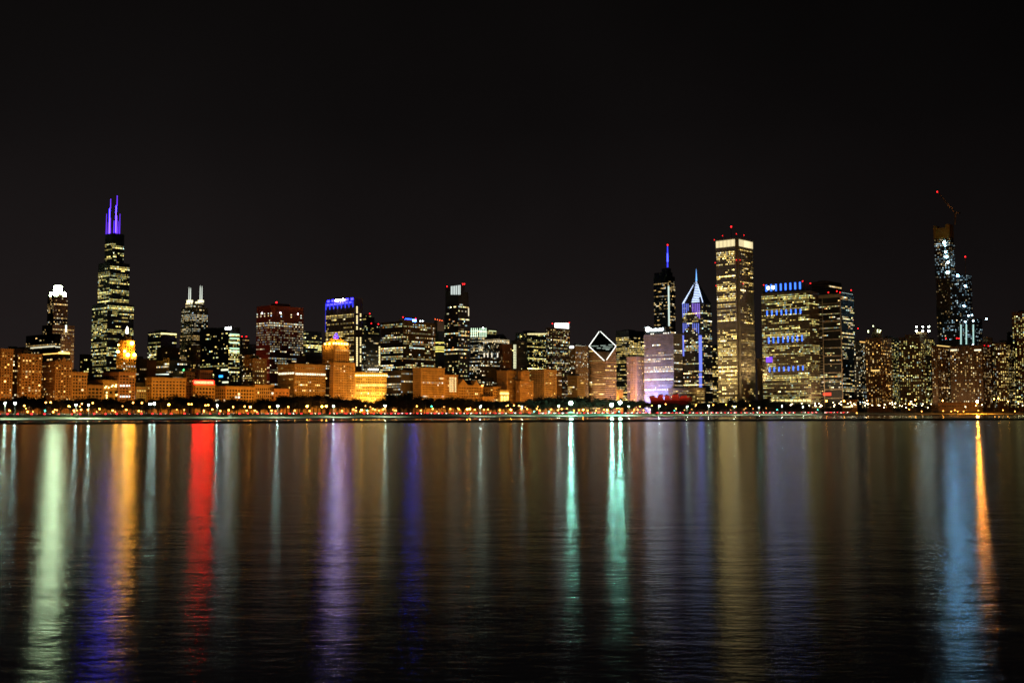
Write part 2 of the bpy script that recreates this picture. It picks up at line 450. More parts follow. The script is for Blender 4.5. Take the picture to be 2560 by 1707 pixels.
# ---- far left group
b = simple('brick_hotel', 'orange brick hotel block cut off by the left edge of the picture', -70, 4, 33, 873, 5, ST(BRICK, p=.22, fh=3.5, bw=3.6))
b.lbox('pale_cornice_band', mat('pale_trim', (.6, .45, .28)), 'E', (5, 903), (33, 905), .7)  # band in a paler trim colour
simple('dark_apartment_block', 'dark apartment block squeezed between two orange brick hotels', 8, 22, 60, 872, 70, ST(DARKB, p=.16, run=1.2, L=1.2))
b = simple('brick_hotel', 'broad orange brick hotel with scattered lit windows near the left edge', 46, 55, 105, 885, 0, ST(BRICK, p=.26, fh=3.4, bw=4.2))
b.lbox('pale_cornice_band', mat('pale_trim', (.6, .45, .28)), 'E', (55, 907), (105, 909), .7)
b.plant(.3, .9, .1, .5, 5)
b = simple('gothic_hotel', 'brown brick hotel with a row of small gables below the bright roof strip', 105, 139, 180, 905, 0, ST(BRICK, p=.2, fh=3.4, bw=3.8, wall=(.36, .21, .115)), plant=False)
b.lbox('stone_band', mat('pale_trim', (.6, .45, .28)), 'E', (139, 932), (180, 934), .6)
for k, (xa, xb, yt) in enumerate([(140, 147, 900), (148, 154, 899), (155, 166, 894), (167, 173, 900), (174, 180, 900)]):
    q0 = b.plane('E', 0, xa, yt); q1 = b.plane('E', 0, xb, 906)
    y0_, y1_ = q0.y, q1.y; yc = (y0_ + y1_) / 2
    G().loft([[(-6, y0_, b.H + .9), (-6, y1_, b.H + .9), (-6, y1_, (b.H + q0.z) / 2), (-6, yc, q0.z + 1), (-6, y0_, (b.H + q0.z) / 2)], [(.4, y0_, b.H + .9), (.4, y1_, b.H + .9), (.4, y1_, (b.H + q0.z) / 2), (.4, yc, q0.z + 1), (.4, y0_, (b.H + q0.z) / 2)]]).build('gable', b.mat(BRICK), b.root)
b = simple('stone_office_block', 'brown office block crowned by a bright yellow strip of lights', 104, 146, 176, 880, 130, ST(DARKB, p=.1, wall=(.14, .10, .05), top=8))
ROOFSTRIP = glow('yellow_roof_strip', (1, .60, .13), 4)
b.lbox('light_strip', ROOFSTRIP, 'S', (105, 886.5), (146, 882.5), .5); b.lbox('light_strip', ROOFSTRIP, 'E', (146, 880), (174, 885), .5)
b = simple('curved_office_block', 'dark wide office block with a white window strip beside the crowned tower', 66, 138, 152, 834, 330, ST(DARKB, p=.13, L=1.6, run=1.4, wall=(.035, .025, .022)), plant=False)
b.lbox('light_strip', glow('white_strip', (1, .95, .66), 1.2), 'S', (67, 869.5), (138, 866.5), .4); b.lbox('light_strip', glow('white_strip', (1, .95, .66), 1.2), 'E', (138, 866), (151, 869), .4)
simple('low_dark_block', 'low dark roof block just above the left hotels', 40, 62, 76, 868, 250, ST(DARKB, p=.04))

# crowned tower
d = avenue(132, 900, 812)
b = Building('crowned_tower', 'tall tower topped by a blazing white round crown at the left', 'building', 106, 132, 186, 812, d)
sty = ST(wall=(.20, .12, .07), fh=4.2, bw=3.6, p=.28, pal='warm', L=1.3, run=1.6, pier=(.8, 1, .5))
b.block(sty, z1=b.zpx(812))
b.block(sty, x0=-b.s * .80, x1=-b.s * .2, y0=b.n * .12, y1=b.n * .76, z0=b.zpx(812) + .1, z1=b.zpx(738), roof=False)
cx, cyy = -b.s * .5, b.n * .44; zc = b.zpx(738); z2 = b.zpx(711)
w_ = b.s * .30
G().lathe(cx, cyy, [(w_ * .98, zc + .1), (w_ * .98, zc + 5)], 16).build('crown_drum', b.mat(sty), b.root)
CROWN = glow('crown_light', (.76, 1, .54), 62)
G().lathe(cx, cyy, [(w_ * .62, zc + 5.1), (w_ * .62, z2 - 1), (w_ * .5, z2)], 16).build('crown_lantern', CROWN, b.root)
for k in range(4):
    a = math.pi / 4 + k * math.pi / 2
    G().lathe(cx + w_ * 1.0 * math.cos(a), cyy + w_ * 1.0 * math.sin(a), [(w_ * .26, zc + .2), (w_ * .26, b.zpx(729)), (w_ * .1, b.zpx(727))], 10).build('corner_lantern', CROWN, b.root)
b.lbox('wall_light', glow('pale_wall_light', (.9, 1, .75), 4), 'E', (163.5, 813), (166, 829), .8)
b.flood('E', (1, .6, .25), 200e3, 70, 60, 2, .8)

# the tall black tower with two antennas
d = avenue(266, 940, 759)
b = Building('black_antenna_tower', 'tallest black stepped tower with two purple antennas', 'building', 231, None, 335, 759, d)
wil = ST(wall=(.016, .016, .018), fh=4.1, bw=3.0, ww=.66, wh=.62, p=.42, run=3.2, fv=.75, full=.10, dark=.18, pal='green', L=1.25, pier=(.5, 1, .2), span=(.8, .12), unlit=False, rough=.4, cornice=.2)
zs = [b.zpx(759), b.zpx(654), b.zpx(579)]
b.block(wil)
def cent(f, dx=0): return dict(x0=-b.s * (.5 + f / 2) + dx, x1=-b.s * (.5 - f / 2) + dx, y0=b.n * (.5 - f / 2), y1=b.n * (.5 + f / 2))
b.block(ST(wil, p=.45), **cent(.75), z0=zs[0] + .2, z1=zs[1])
b.block(ST(wil, p=.32, top=14), **cent(.46), z0=zs[1] + .2, z1=zs[2])
PURPLE = glow('purple_antenna_light', (.16, .04, 1), 1.9)
PALEP = glow('pale_purple_core', (.022, .011, 1), 40)
for px, yt in ((275, 488), (291, 483)):
    p0 = b.plane('S', b.n * .5, px, 579); p1 = b.plane('S', b.n * .5, px, yt)
    h = p1.z - p0.z
    a_ = G().lathe(p0.x, p0.y, [(2.0, zs[2]), (1.6, zs[2] + h * .2), (1.2, zs[2] + h * .22), (1.0, zs[2] + h * .48)], 8).build('antenna', PURPLE, b.root)
    G().lathe(p0.x, p0.y - 2.0, [(.75, zs[2] + h * .04), (.7, zs[2] + h * .72), (.5, zs[2] + h * .74)], 8).build('antenna_core', PALEP, a_)
    G().lathe(p0.x, p0.y, [(.9, zs[2] + h * .74), (.6, zs[2] + h * .97), (1.0, zs[2] + h)], 6).build('antenna_tip', PURPLE, a_)
for px, yt in ((265.5, 535), (299, 535), (270, 556), (284, 552), (295, 553)):
    p0 = b.plane('S', b.n * .5, px, 579); p1 = b.plane('S', b.n * .5, px, yt)
    G().lathe(p0.x, p0.y, [(.65, zs[2]), (.4, p1.z)], 6).build('mast', PURPLE, b.root)
# blue lit floors
for y0_, f0, f1 in ((615, 262, 302),):
    pass

simple('low_dark_block', 'small dark block with pale roof edge beside the black antenna tower', 200, 206, 231, 886, 450, ST(DARKB, p=.12, pal='green'))
simple('brick_loft_building', 'orange loft building with bright top windows next to the gabled hotel', 180, 181, 218, 931, 0, ST(BRICK, p=.13, fh=4.6, bw=4.6, ww=.72, wh=.55, wall=(.46, .28, .14)), s_len=40)
simple('brick_loft_building', 'low brown loft building with wide dark window panes', 217, 219, 257, 963, 2, ST(BRICK, p=.05, fh=5, bw=6, ww=.72, wh=.6, wall=(.34, .21, .11)), s_len=45)
b = simple('plain_wall_building', 'low building with a blank ochre wall hung with small lights', 257, 258, 297, 951, 4, ST(BRICK, p=.03, bw=9, fh=8, wall=(.44, .29, .10)), s_len=40)
BULB = glow('string_bulb', (1, .68, .22), 12)
for px, py in ((263, 969), (266, 966), (272, 969), (279, 966), (282, 963), (288, 965), (290, 962), (290, 966), (267, 981), (267, 988), (267, 994), (291, 987)):
    p = b.plane('E', 1.0, px, py); G().ball(p, .7, 6, 4).build('wall_bulb', BULB, b.root)
b = simple('brick_loft_building', 'red orange loft building with two rows of white windows', 297, 298, 338, 931, 0, ST(BRICK, p=.08, fh=4.2, bw=5, ww=.66, wall=(.42, .22, .12)), s_len=45)
WROW = glow('white_window', (1, .95, .80), 2.6, False)
for yy in (964, 991):
    for k in range(8):
        x0 = 300 + k * 3.2; b.lbox('lit_window', WROW, 'E', (x0, yy - 2), (x0 + 2.1, yy + 2), .25)
for yy in (965, 973, 981, 990, 995):
    b.lbox('lit_window', WROW, 'E', (335, yy - 1.2), (337, yy + 1.2), .25)
b = simple('pale_town_house', 'low pale stone building under a dark roof block', 339, 341, 366, 968, 10, ST(STONE, p=.02, wall=(.42, .38, .26), fh=4, bw=4), s_len=35)
b.plant(.1, .9, .1, .9, 7)

# floodlit orange twin-pier tower
d = avenue(308, 130, 844)
b = Building('floodlit_tower', 'amber floodlit tower with bright orange lamps in front of the black tower', 'building', 293, 308, 341, 858, d)
amb = ST(wall=(.42, .27, .10), fh=4.0, bw=4.2, p=.25, pal='white', L=1.4, pier=(1.3, 1, .6), wh=.5, ww=.5, unlit=True)
b.block(amb, z1=b.zpx(886))
b.block(ST(amb, p=.05), x0=-b.s * .9, x1=-b.s * .10, y0=b.n * .08, y1=b.n * .92, z0=b.zpx(886) + .1, z1=b.zpx(850), roof=False)
zt = b.zpx(850)
G().loft([[(-b.s * .85, b.n * .12, zt), (-b.s * .15, b.n * .12, zt), (-b.s * .15, b.n * .85, zt), (-b.s * .85, b.n * .85, zt)],
          [(-b.s * .62, b.n * .38, b.zpx(832)), (-b.s * .38, b.n * .38, b.zpx(832)), (-b.s * .38, b.n * .62, b.zpx(832)), (-b.s * .62, b.n * .62, b.zpx(832))]]).build('hipped_roof', DARKM, b.root)
G().lathe(-b.s * .5, b.n * .5, [(1.7, b.zpx(832)), (1.5, b.zpx(824)), (.5, b.zpx(815))], 8).build('roof_lantern', glow('lantern_white', (1, .95, .72), 14), b.root)
ORB = glow('amber_lamp', (1, .40, .03), 105)
PW = glow('amber_wall_wash', (1, .48, .04), 1.3)
for px, py, r in ((330, 858, 2.7), (295, 879, 2.0), (312, 878, 1.7), (319.5, 887, 2.6), (336, 887, 2.4), (296, 862, 1.1)):
    p = b.plane('E', 2.2, px, py)
    o = G().ball(p, r, 10, 6).build('floodlamp', ORB, b.root)
    G().tube((p.x - 3.2, p.y, p.z - .6), (p.x, p.y, p.z - r * .7), .3).build('bracket', DARKM, o)
b.flood('S', (1, .50, .06), 42e3, 22, 30, 2, .55, 120)
b.flood('E', (1, .50, .06), 9e3, 22, 45, 2, .65, 120)

simple('dim_brown_block', 'dim brown block between the amber tower and the round-topped office', 338, 350, 368, 897, 260, ST(DARKB, p=.12, wall=(.12, .08, .05)))
b = simple('flat_office_tower', 'dark office tower with a glowing yellow top floor', 370, 402, 442, 829, 560, ST(GLASS, p=.42, pal='green', L=1.3, run=2.6))
TOPB = glow('yellow_top_floor', (1, .88, .36), 2.2, False)
b.lbox('light_strip', TOPB, 'S', (371, 836), (402, 833), .4); b.lbox('light_strip', TOPB, 'E', (402, 832), (441, 837), .4)
simple('dim_brown_block', 'unlit brown slab before the yellow-topped office tower', 392, 402, 450, 868, 300, ST(DARKB, p=.02, wall=(.14, .09, .05)))
simple('narrow_brick_block', 'narrow dark brick block beside the dark glass box', 366, 370, 390, 901, 70, ST(DARKB, p=.03, wall=(.12, .06, .04)))
b = simple('dark_glass_box', 'low black glass box with green-white office windows above orange facade', 388, 423, 478, 901, 90, ST(GLASS, p=.3, pal='white', bw=3.6))
b.lbox('light_strip', glow('green_white_strip', (.85, 1, .85), 1.8, False), 'S', (389, 938), (422, 934), .3)
p = b.plane('E', .8, 460, 925); G().ball(p, 1.6, 6, 4).build('green_light', glow('green_sign', (.1, 1, .25), 5), b.root)

# spired postmodern tower
d = avenue(470, 870, 765)
b = Building('spired_tower', 'gold-lit setback tower with two pairs of white spires', 'building', 454, None, 520, 768, d)
sp = ST(wall=(.22, .15, .08), fh=4.1, bw=3.4, p=.36, pal='warm', L=1.25, run=2, pier=(.9, 1, .6), full=.06)
b.block(sp, x0=-b.s * 1.02, x1=b.s * .06, y0=-b.n * .04, y1=b.n * 1.03, z1=b.zpx(834))
def spband(bb, face, on, zb, fh, nf, nb):
    for j in range(nf):
        z = zb + (j + .5) * fh
        if bb.zpx(803) < z < bb.zpx(784):
            on[j] = np.where(RNG.random(nb) < .85, np.exp(RNG.normal(.25, .3, nb)), 0)
b.block(ST(sp, bandz=spband, p=.3, pal='white'), z0=b.zpx(834) + .1, z1=b.H)
b.block(ST(sp, p=.5, L=1.7, pal='white', top=1), **cent(.70), z0=b.H + .7, z1=b.zpx(754), roof=False)
SPIRE = glow('white_spire_light', (.92, 1, .86), 1.6)
LANT = glow('pale_gold_lantern', (1, .92, .55), 1.8)
for k, (px, yt) in enumerate(((472, 718), (476, 719), (500, 714), (504.5, 715))):
    yy = b.n * (.25 if k % 2 else .6)
    p0 = b.plane('S', yy, px, 754); p1 = b.plane('S', yy, px, yt)
    G().lathe(p0.x, p0.y, [(.7, b.zpx(756)), (.5, p1.z - 6), (.2, p1.z)], 6).build('spire', SPIRE, b.root)
for px, py in ((469, 752), (474, 752), (480, 752), (497, 752), (502, 752), (507, 752), (491, 756)):
    p0 = b.plane('S', b.n * .15, px, py); G().box(p0.x - 1.8, p0.x + 1.8, p0.y - 1.5, p0.y + 1.5, b.zpx(758), p0.z + 1.5).build('roof_lantern', LANT, b.root)

# dark slab with white sign
d = avenue(572, 350, 818)
b = Building('dark_slab_tower', 'black glass slab with a small white rooftop sign and green-lit end', 'building', 500, 572, 600, 818, d)
slab = ST(GLASS, p=.16, pal='white', run=1.6, dark=.3, fv=.9)
b.block(ST(slab, E=3.2, pal='green', top=9, fv=.4))
b.lbox('lit_sign', glow('white_sign', (.92, 1, .95), 22), 'S', (564.5, 823.5), (578, 817.5), 1.0)
G().box(-b.s, -b.s * .55, .0, b.n * .6, b.H + .4, b.H + 2).build('plant_room', DARKM, b.root)
GREENW = glow('green_white_floor', (.62, 1, .66), 1.5, False)
for yy in (836, 846, 857, 871, 878):
    b.lbox('lit_floor', GREENW, 'E', (574, yy - 2), (598, yy + 2), .3)
for xa, xb, yy in ((553, 580, 924), (556, 596, 955), (578, 598, 944)):
    b.lbox('lit_floor', glow('pale_lit_floor', (.95, 1, .65), 1.3, False), 'S', (min(xa, 570), yy - 1.5), (min(xb, 571), yy + 2), .3)
b.lbox('blue_sign', glow('blue_screen', (.03, .35, 1), 2.5), 'S', (548, 938), (557, 943), .8)
simple('stone_slab', 'slim pale stone block left of the black glass slab', 488, 491, 501, 864, 320, ST(STONE, p=.08, wall=(.30, .21, .12)), s_len=30)
b = simple('red_lamp_tower', 'distant brown tower with two red roof lights', 601, 606, 623, 844, 600, ST(DARKB, p=.25, wall=(.12, .07, .04)))
b.beacon(605, 841, 1.4); b.beacon(616, 841, 1.4)
simple('dark_roof_block', 'dark flat block wedged left of the dark red tower', 620, 628, 643, 861, 520, ST(DARKB, p=.12))
b = simple('lit_brick_apartments', 'brown brick apartments with columns of yellow windows under the dark red tower', 608, 632, 667, 897, 75, ST(BRICK, p=.34, pal='gold', run=1.0, L=1.8, wall=(.28, .17, .09), unlit=False))
b.plant(.0, .5, .1, .8, 7, b.mat(BRICK))

# dark red tower
d = avenue(676, 160, 765)
b = Building('dark_red_tower', 'broad dark red tower with rows of white windows and one red light', 'building', 642, 676, 759, 764, d)
def cna(bb, face, on, zb, fh, nf, nb):
    for j in range(nf):
        y = (j + .5) / nf; z = zb + (j + .5) * fh
        if z > bb.zpx(795): on[j] = 0
        if bb.zpx(783) > z > bb.zpx(789): on[j, ::max(1, nb // 3)] = 2.5
        if bb.zpx(813) < z < bb.zpx(801): on[j] = np.where(RNG.random(nb) < .9, np.exp(RNG.normal(.5, .3, nb)), 0)
        elif bb.zpx(862) < z < bb.zpx(813): on[j] = np.where(RNG.random(nb) < .72, np.exp(RNG.normal(-1.0, .55, nb)), 0)
b.block(ST(DARKB, wall=(.22, .045, .03), bandz=cna, pal='white', fh=4.0, bw=3.6, ww=.7, wh=.42, p=.4, run=4, fv=.6, L=1.25, span=(1.5, .3), pier=(.4, 1, .2)))
b.plant(.3, .75, .3, .7, 6, b.mat(ST(wall=(.22, .045, .03))))
b.beacon(691, 756, 1.7, y=b.n * .4)
for px, py in ((655, 783), (701, 782), (745, 785)):
    f_ = 'S' if px < 676 else 'E'
    p = b.plane(f_, -.6 if f_ == 'S' else .6, px, py); G().ball(p, 1.0, 6, 4).build('facade_lamp', glow('white_facade_lamp', (.85, .95, 1), 14), b.root)
b.flood('S', (1, .3, .15), 60e3, 60, 40, 1, .7)

simple('yellow_lit_office', 'mid-height office with rows of yellow-green windows right of the red tower', 757, 765, 804, 828, 470, ST(GLASS, p=.6, pal='green', L=1.4, full=.15, run=4, wh=.42))
simple('low_dark_block', 'low black roofs behind the long white-banded facade', 742, 765, 826, 889, 110, ST(DARKB, p=.02, wall=(.02, .018, .016)))

# front row orange facades
b = simple('orange_hotel', 'flat orange floodlit hotel with square windows behind the bright lamp pair', 365, 380, 464, 945, 0, ST(STONE, p=.05, bw=5.4, fh=4.6, ww=.44, wh=.52, wall=(.55, .34, .13)))
simple('red_brick_block', 'dull red brick block left of the red rooftop sign', 462, 466, 486, 931, 28, ST(BRICK, p=.05, wall=(.30, .15, .09)))
simple('striped_stone_block', 'pale striped block standing behind the red rooftop sign', 476, 478, 499, 922, 70, ST(STONE, p=.06, wall=(.40, .28, .18), fh=6, span=(2, .4)), s_len=30)
simple('red_brick_block', 'reddish block directly behind the right half of the red sign', 497, 500, 531, 926, 60, ST(BRICK, p=.06, wall=(.38, .18, .12)), s_len=35)
b = simple('sign_hotel', 'low orange hotel carrying a glowing red rooftop sign', 483, 489, 537, 962, 0, ST(STONE, p=.03, bw=5.5, fh=5, ww=.6, wh=.55, wall=(.55, .33, .13)), plant=False)
def text_mesh(txt, width, height, depth=.5):
    c = bpy.data.curves.new('letter', 'FONT'); c.body = txt; c.size = 1; c.extrude = .5; c.align_x = 'LEFT'
    o = bpy.data.objects.new('letter', c); COL.objects.link(o)
    me = bpy.data.meshes.new_from_object(o.evaluated_get(bpy.context.evaluated_depsgraph_get()))
    bpy.data.objects.remove(o)
    co = np.zeros(len(me.vertices) * 3); me.vertices.foreach_get('co', co); co = co.reshape(-1, 3)
    lo, hi = co.min(0), co.max(0)
    co = (co - lo) / np.maximum(hi - lo, 1e-6) * np.array([width, height, depth])
    me.vertices.foreach_set('co', co.ravel()); me.update()
    return me
def word_sign(b, face, off, words, p0, p1, m, panel=None):
    """raised lettering on a rooftop frame between two picture positions"""
    q0 = b.plane(face, off, *p0); q1 = b.plane(face, off, *p1)
    z0, z1 = min(q0.z, q1.z), max(q0.z, q1.z)
    a0, a1 = (q0.x, q1.x) if face == 'S' else (q0.y, q1.y)
    fr = G()
    n = 6
    for k in range(n + 1):
        a = a0 + (a1 - a0) * k / n
        if face == 'S': fr.box(a - .12, a + .12, off + .3, off + .6, b.H, z1)
        else: fr.box(off - .6, off - .3, a - .12, a + .12, b.H, z1)
    sg = fr.build('sign_frame', DARKM, b.root, 'stuff')
    if panel:
        if face == 'S': G().box(a0 - 1, a1 + 1, off + .25, off + .65, z0 - .8, z1 + .8).build('sign_glow_panel', panel, sg)
        else: G().box(off - .65, off - .25, a0 - 1, a1 + 1, z0 - .8, z1 + .8).build('sign_glow_panel', panel, sg)
    for w, f0, f1 in words:
        x0 = a0 + (a1 - a0) * f0; x1 = a0 + (a1 - a0) * f1
        me = text_mesh(w, x1 - x0, z1 - z0); me.materials.append(m)
        o = link('lettering', me, b.root)
        if face == 'S': o.matrix_local = Matrix.Translation((x0, off, z0)) @ Matrix.Rotation(math.pi / 2, 4, 'X')
        else: o.matrix_local = Matrix.Translation((off, x0, z0)) @ Matrix.Rotation(math.pi / 2, 4, 'Z') @ Matrix.Rotation(math.pi / 2, 4, 'X')
RED_HALO = glow('red_sign_halo', (1, .002, .0012), 105)  # glowing backing that paints the red halo around the letters
word_sign(b, 'E', -1.2, [('CONGRESS', 0, .60), ('HOTEL', .635, 1)], (486.5, 952.5), (533.5, 959.5), glow('cream_red_letters', (1, .30, .12), 5), RED_HALO)
q0 = b.plane('E', -2.2, 483, 948); q1 = b.plane('E', -2.2, 537, 961)
G().box(-2.6, -2.0, q0.y, q1.y, b.H + .8, q0.z).build('sign_glow_blocker', DARKM, b.root)  # dark board added to keep the red glow off the blocks behind
simple('orange_palace_hotel', 'long low orange hotel with tall window bays beside the red sign hotel', 538, 565, 636, 967, 0, ST(STONE, p=.13, bw=5, fh=5.2, ww=.62, wh=.62, run=3, pal='white', wall=(.56, .34, .12)))
simple('orange_stone_block', 'small orange stone building with a flat cornice left of dark trees', 635, 638, 684, 963, 3, ST(STONE, p=.05, bw=4, fh=5, wall=(.45, .28, .12)), s_len=30)
simple('low_orange_wall', 'lowest plain orange building under the white-banded facade', 684, 686, 723, 973, -4, ST(STONE, p=.03, fh=7, bw=8, wall=(.48, .24, .11)), s_len=25)
b = simple('arcade_office', 'wide orange office building with a white-lit arcade below its cornice', 695, 737, 814, 911, 16, ST(STONE, p=.16, bw=3.6, fh=4.3, ww=.45, wh=.45, run=2.5, wall=(.42, .27, .12)))
ARC = glow('arcade_light', (1, 1, .70), 2.3)
for x0 in range(697, 735, 4): b.lbox('arcade_lamp', ARC, 'S', (x0, 936.5 - (x0 - 697) * .05), (x0 + 2.4, 932 - (x0 - 697) * .05), .5)
for x0 in range(739, 812, 4): b.lbox('arcade_lamp', ARC, 'E', (x0, 932 + (x0 - 739) * .03), (x0 + 2.4, 936.5 + (x0 - 739) * .03), .5)
PT = mat('pale_trim2', (.62, .54, .40))
b.lbox('top_band', PT, 'S', (695.5, 916), (737, 913), .9); b.lbox('top_band', PT, 'E', (737, 912), (813.5, 915.5), .9)
simple('brown_infill', 'narrow dark brown building left of the pyramid-roofed tower', 812, 814, 827, 901, 40, ST(DARKB, p=.06, wall=(.13, .07, .04)), s_len=30)

# pyramid-roofed tower
d = avenue(834, 0, 907)
b = Building('pyramid_tower', 'orange setback tower with a glowing stepped pyramid and violet lantern', 'building', 825, 834, 887, 907, d)
pyr = ST(STONE, p=.08, bw=3.6, fh=3.9, ww=.42, wh=.5, pal='gold', wall=(.50, .30, .12), run=1)
b.block(pyr)
q0 = b.plane('E', -2, 837, 900); q1 = b.plane('E', -2, 873, 900)
ty0, ty1 = q0.y, q1.y; tw = ty1 - ty0; tx1 = -2.0; tx0 = tx1 - tw
b.block(ST(pyr, p=.03, L=1, top=6), x0=tx0, x1=tx1, y0=ty0, y1=ty1, z0=b.H + .1, z1=b.zpx(862))
zt = b.zpx(860); za = b.zpx(843)
def ring(f, z, mx=(tx0 + tx1) / 2, my=(ty0 + ty1) / 2): return [(mx + sx * f * tw / 2, my + sy * f * tw / 2, z) for sx, sy in ((-1, -1), (1, -1), (1, 1), (-1, 1))]
GOLD = glow('gold_roof_floodlit', (1, .50, .05), 1.6)
PYM = mat('gilded_roof', (.70, .42, .10), .6)
n = 6
py_ = G()
for k in range(n):
    f0 = .92 - .56 * k / n
    py_.loft([ring(f0, zt + (za - zt) * k / n), ring(f0 - .06, zt + (za - zt) * (k + .9) / n)])
py_.build('stepped_pyramid', PYM, b.root)
for fy in (.12, .3, .5, .7, .88):
    G().box(tx1 - 2.0, tx1 - .6, ty0 + tw * fy - 1.3, ty0 + tw * fy + 1.3, zt, zt + 3.0).build('uplight', glow('amber_uplight', (1, .62, .12), 10), b.root)
for fx in (.15, .5, .85):
    G().box(tx0 + tw * fx - 1.3, tx0 + tw * fx + 1.3, ty0 + .6, ty0 + 2.0, zt, zt + 3.0).build('uplight', glow('amber_uplight', (1, .62, .12), 10), b.root)
G().lathe((tx0 + tx1) / 2, (ty0 + ty1) / 2, [(3.0, za), (3.0, za + 2.5), (2.2, za + 3), (2.2, b.zpx(835)), (.3, b.zpx(831))], 8).build('violet_lantern', glow('violet_lantern', (.02, .006, 1), 20), b.root)
for k in range(2):
    ld = bpy.data.lights.new('roof_floodlight', 'SPOT'); ld.energy = 45e3; ld.color = (1, .5, .07); ld.spot_size = 2.2; ld.spot_blend = .8; ld.shadow_soft_size = .6
    o = bpy.data.objects.new('roof_floodlight', ld); COL.objects.link(o); o.parent = b.root
    o.location = (tx1 + 14, (ty0 + ty1) / 2, zt + 5) if k == 0 else ((tx0 + tx1) / 2, ty0 - 14, zt + 5)
    t = Vector(((tx0 + tx1) / 2, (ty0 + ty1) / 2, (zt + za) / 2)); o.rotation_euler = (t - Vector(o.location)).to_track_quat('-Z', 'Y').to_euler()

# bright yellow floodlit building
b = simple('floodlit_club', 'brightest yellow floodlit facade with a white rooftop sign', 885, 888, 966, 932, 0, ST(STONE, p=.30, bw=3.8, fh=4.5, ww=.45, wh=.5, run=3, L=2.2, pal='gold', wall=(.62, .42, .13), cornice=1.8), s_len=45, plant=False)
b.flood('E', (1, .62, .15), 48e3, 20, 8, 5, .5, 130, (0, 1))
GL = glow('gold_lamp', (1, .70, .16), 7)
for x0 in np.arange(888.5, 965, 5.1): b.lbox('cornice_lamp', GL, 'E', (x0, 936.5), (x0 + 2.6, 940), .9, off=.8)
GR = glow('gold_window', (1, .76, .24), 3.0, False)
for x0 in np.arange(889, 964, 3.4): b.lbox('lit_window', GR, 'E', (x0, 960.5), (x0 + 2.5, 964.5), .3)
word_sign(b, 'E', -3, [('IIIIIIII', 0, 1)], (922, 921.5), (945, 925), glow('white_roof_sign', (1, 1, .85), 8))

b = simple('banded_office', 'modern office with long white window bands right of the yellow facade', 964, 1003, 1035, 926, 28, ST(GLASS, p=.42, run=7, full=.18, dark=.35, pal='white', L=1.4, fh=4.4, S=1.1, E=.8, wall=(.10, .08, .06)))
G().box(-b.s, -b.s * .2, -16, -2, 0, b.zpx(990)).build('terrace', b.mat(STONE), b.root)
simple('orange_office_block', 'square orange office block with deep vertical window slots at its top', 1033, 1053, 1111, 920, 0, ST(STONE, p=.06, bw=3.5, fh=4.0, ww=.42, wh=.62, run=4, pal='white', wall=(.50, .31, .12)))
b = simple('orange_narrow_block', 'narrow orange building with one bright glazed stair bay', 1110, 1112, 1144, 938, 4, ST(STONE, p=.06, bw=3.6, fh=4.2, wall=(.52, .32, .14)), s_len=30)
SB = glow('stair_glass', (1, .88, .40), 1.9, False)
for j in range(8):
    for i in range(3): b.lbox('lit_window', SB, 'E', (1124 + i * 6, 942.5 + j * 4.8), (1128.5 + i * 6, 945.8 + j * 4.8), .3)

# gabled building
d = avenue(1147, 2, 961)
b = Building('gabled_building', 'low orange building with two pointed gables and a dark roof', 'building', 1143, 1146, 1207, 962, d, s_len=40)
gb = ST(STONE, p=.07, bw=4.2, fh=5, ww=.5, wh=.6, wall=(.50, .31, .12))
b.block(gb, roof=False)
ridge = b.zpx(948)
G().loft([[(-.5, .5, b.H), (-b.s, .5, b.H), (-b.s * .5, .5, ridge)], [(-.5, b.n, b.H), (-b.s, b.n, b.H), (-b.s * .5, b.n, ridge)]]).build('pitched_roof', mat('dark_slate', (.02, .02, .022), .7), b.root)
for xa, xb, yt in ((1146, 1169, 947), (1183, 1199, 950)):
    y0_ = b.plane('E', 0, xa, 960).y; y1_ = b.plane('E', 0, xb, 960).y; zt = b.plane('E', 0, (xa + xb) / 2, yt).z
    G().loft([[(.5, y0_, b.H - .5), (.5, y1_, b.H - .5), (.5, (y0_ + y1_) / 2, zt)], [(-12, y0_, b.H - .5), (-12, y1_, b.H - .5), (-12, (y0_ + y1_) / 2, zt)]]).build('gable', b.mat(gb), b.root)
p = b.plane('E', 1.5, 1206, 964); G().ball(p, 1.5, 8, 5).build('corner_lamp', glow('red_orange_lamp', (1, .3, .06), 12), b.root)

b = simple('dark_glass_infill', 'dark glass building with small cool windows right of the gables', 1204, 1208, 1234, 944, 90, ST(GLASS, p=.3, pal='white', run=1.2, L=1.5), s_len=30)
simple('low_orange_wall', 'single-storey orange base at the foot of the dark glass building', 1205, 1207, 1234, 992, -6, ST(STONE, p=.2, fh=5, wall=(.5, .3, .13)), s_len=15)
simple('orange_loft_block', 'small orange loft with wide horizontal windows left of the glowing facade', 1231, 1233, 1250, 968, 4, ST(STONE, p=.05, fh=4.6, bw=6, ww=.75, wall=(.52, .33, .14)), s_len=25)
b = simple('glowing_facade', 'small blazing yellow glass facade at tree level', 1248, 1250, 1272, 976, -2, ST(STONE, p=.0, fh=20, bw=20, wall=(.6, .45, .2)), s_len=20, plant=False)
GF = glow('glowing_front', (1, .66, .14), 3.4); GF2 = glow('glowing_front_dim', (1, .62, .12), 1.5)
b.lbox('lit_pane', GF2, 'E', (1250, 977.5), (1271.5, 980), .4); b.lbox('lit_pane', GF, 'E', (1250, 981), (1271.5, 987), .6)
for k in range(3):
    for j in range(2): b.lbox('lit_pane', GF, 'E', (1252 + k * 7, 990 + j * 7), (1257 + k * 7, 995.5 + j * 7), .4)
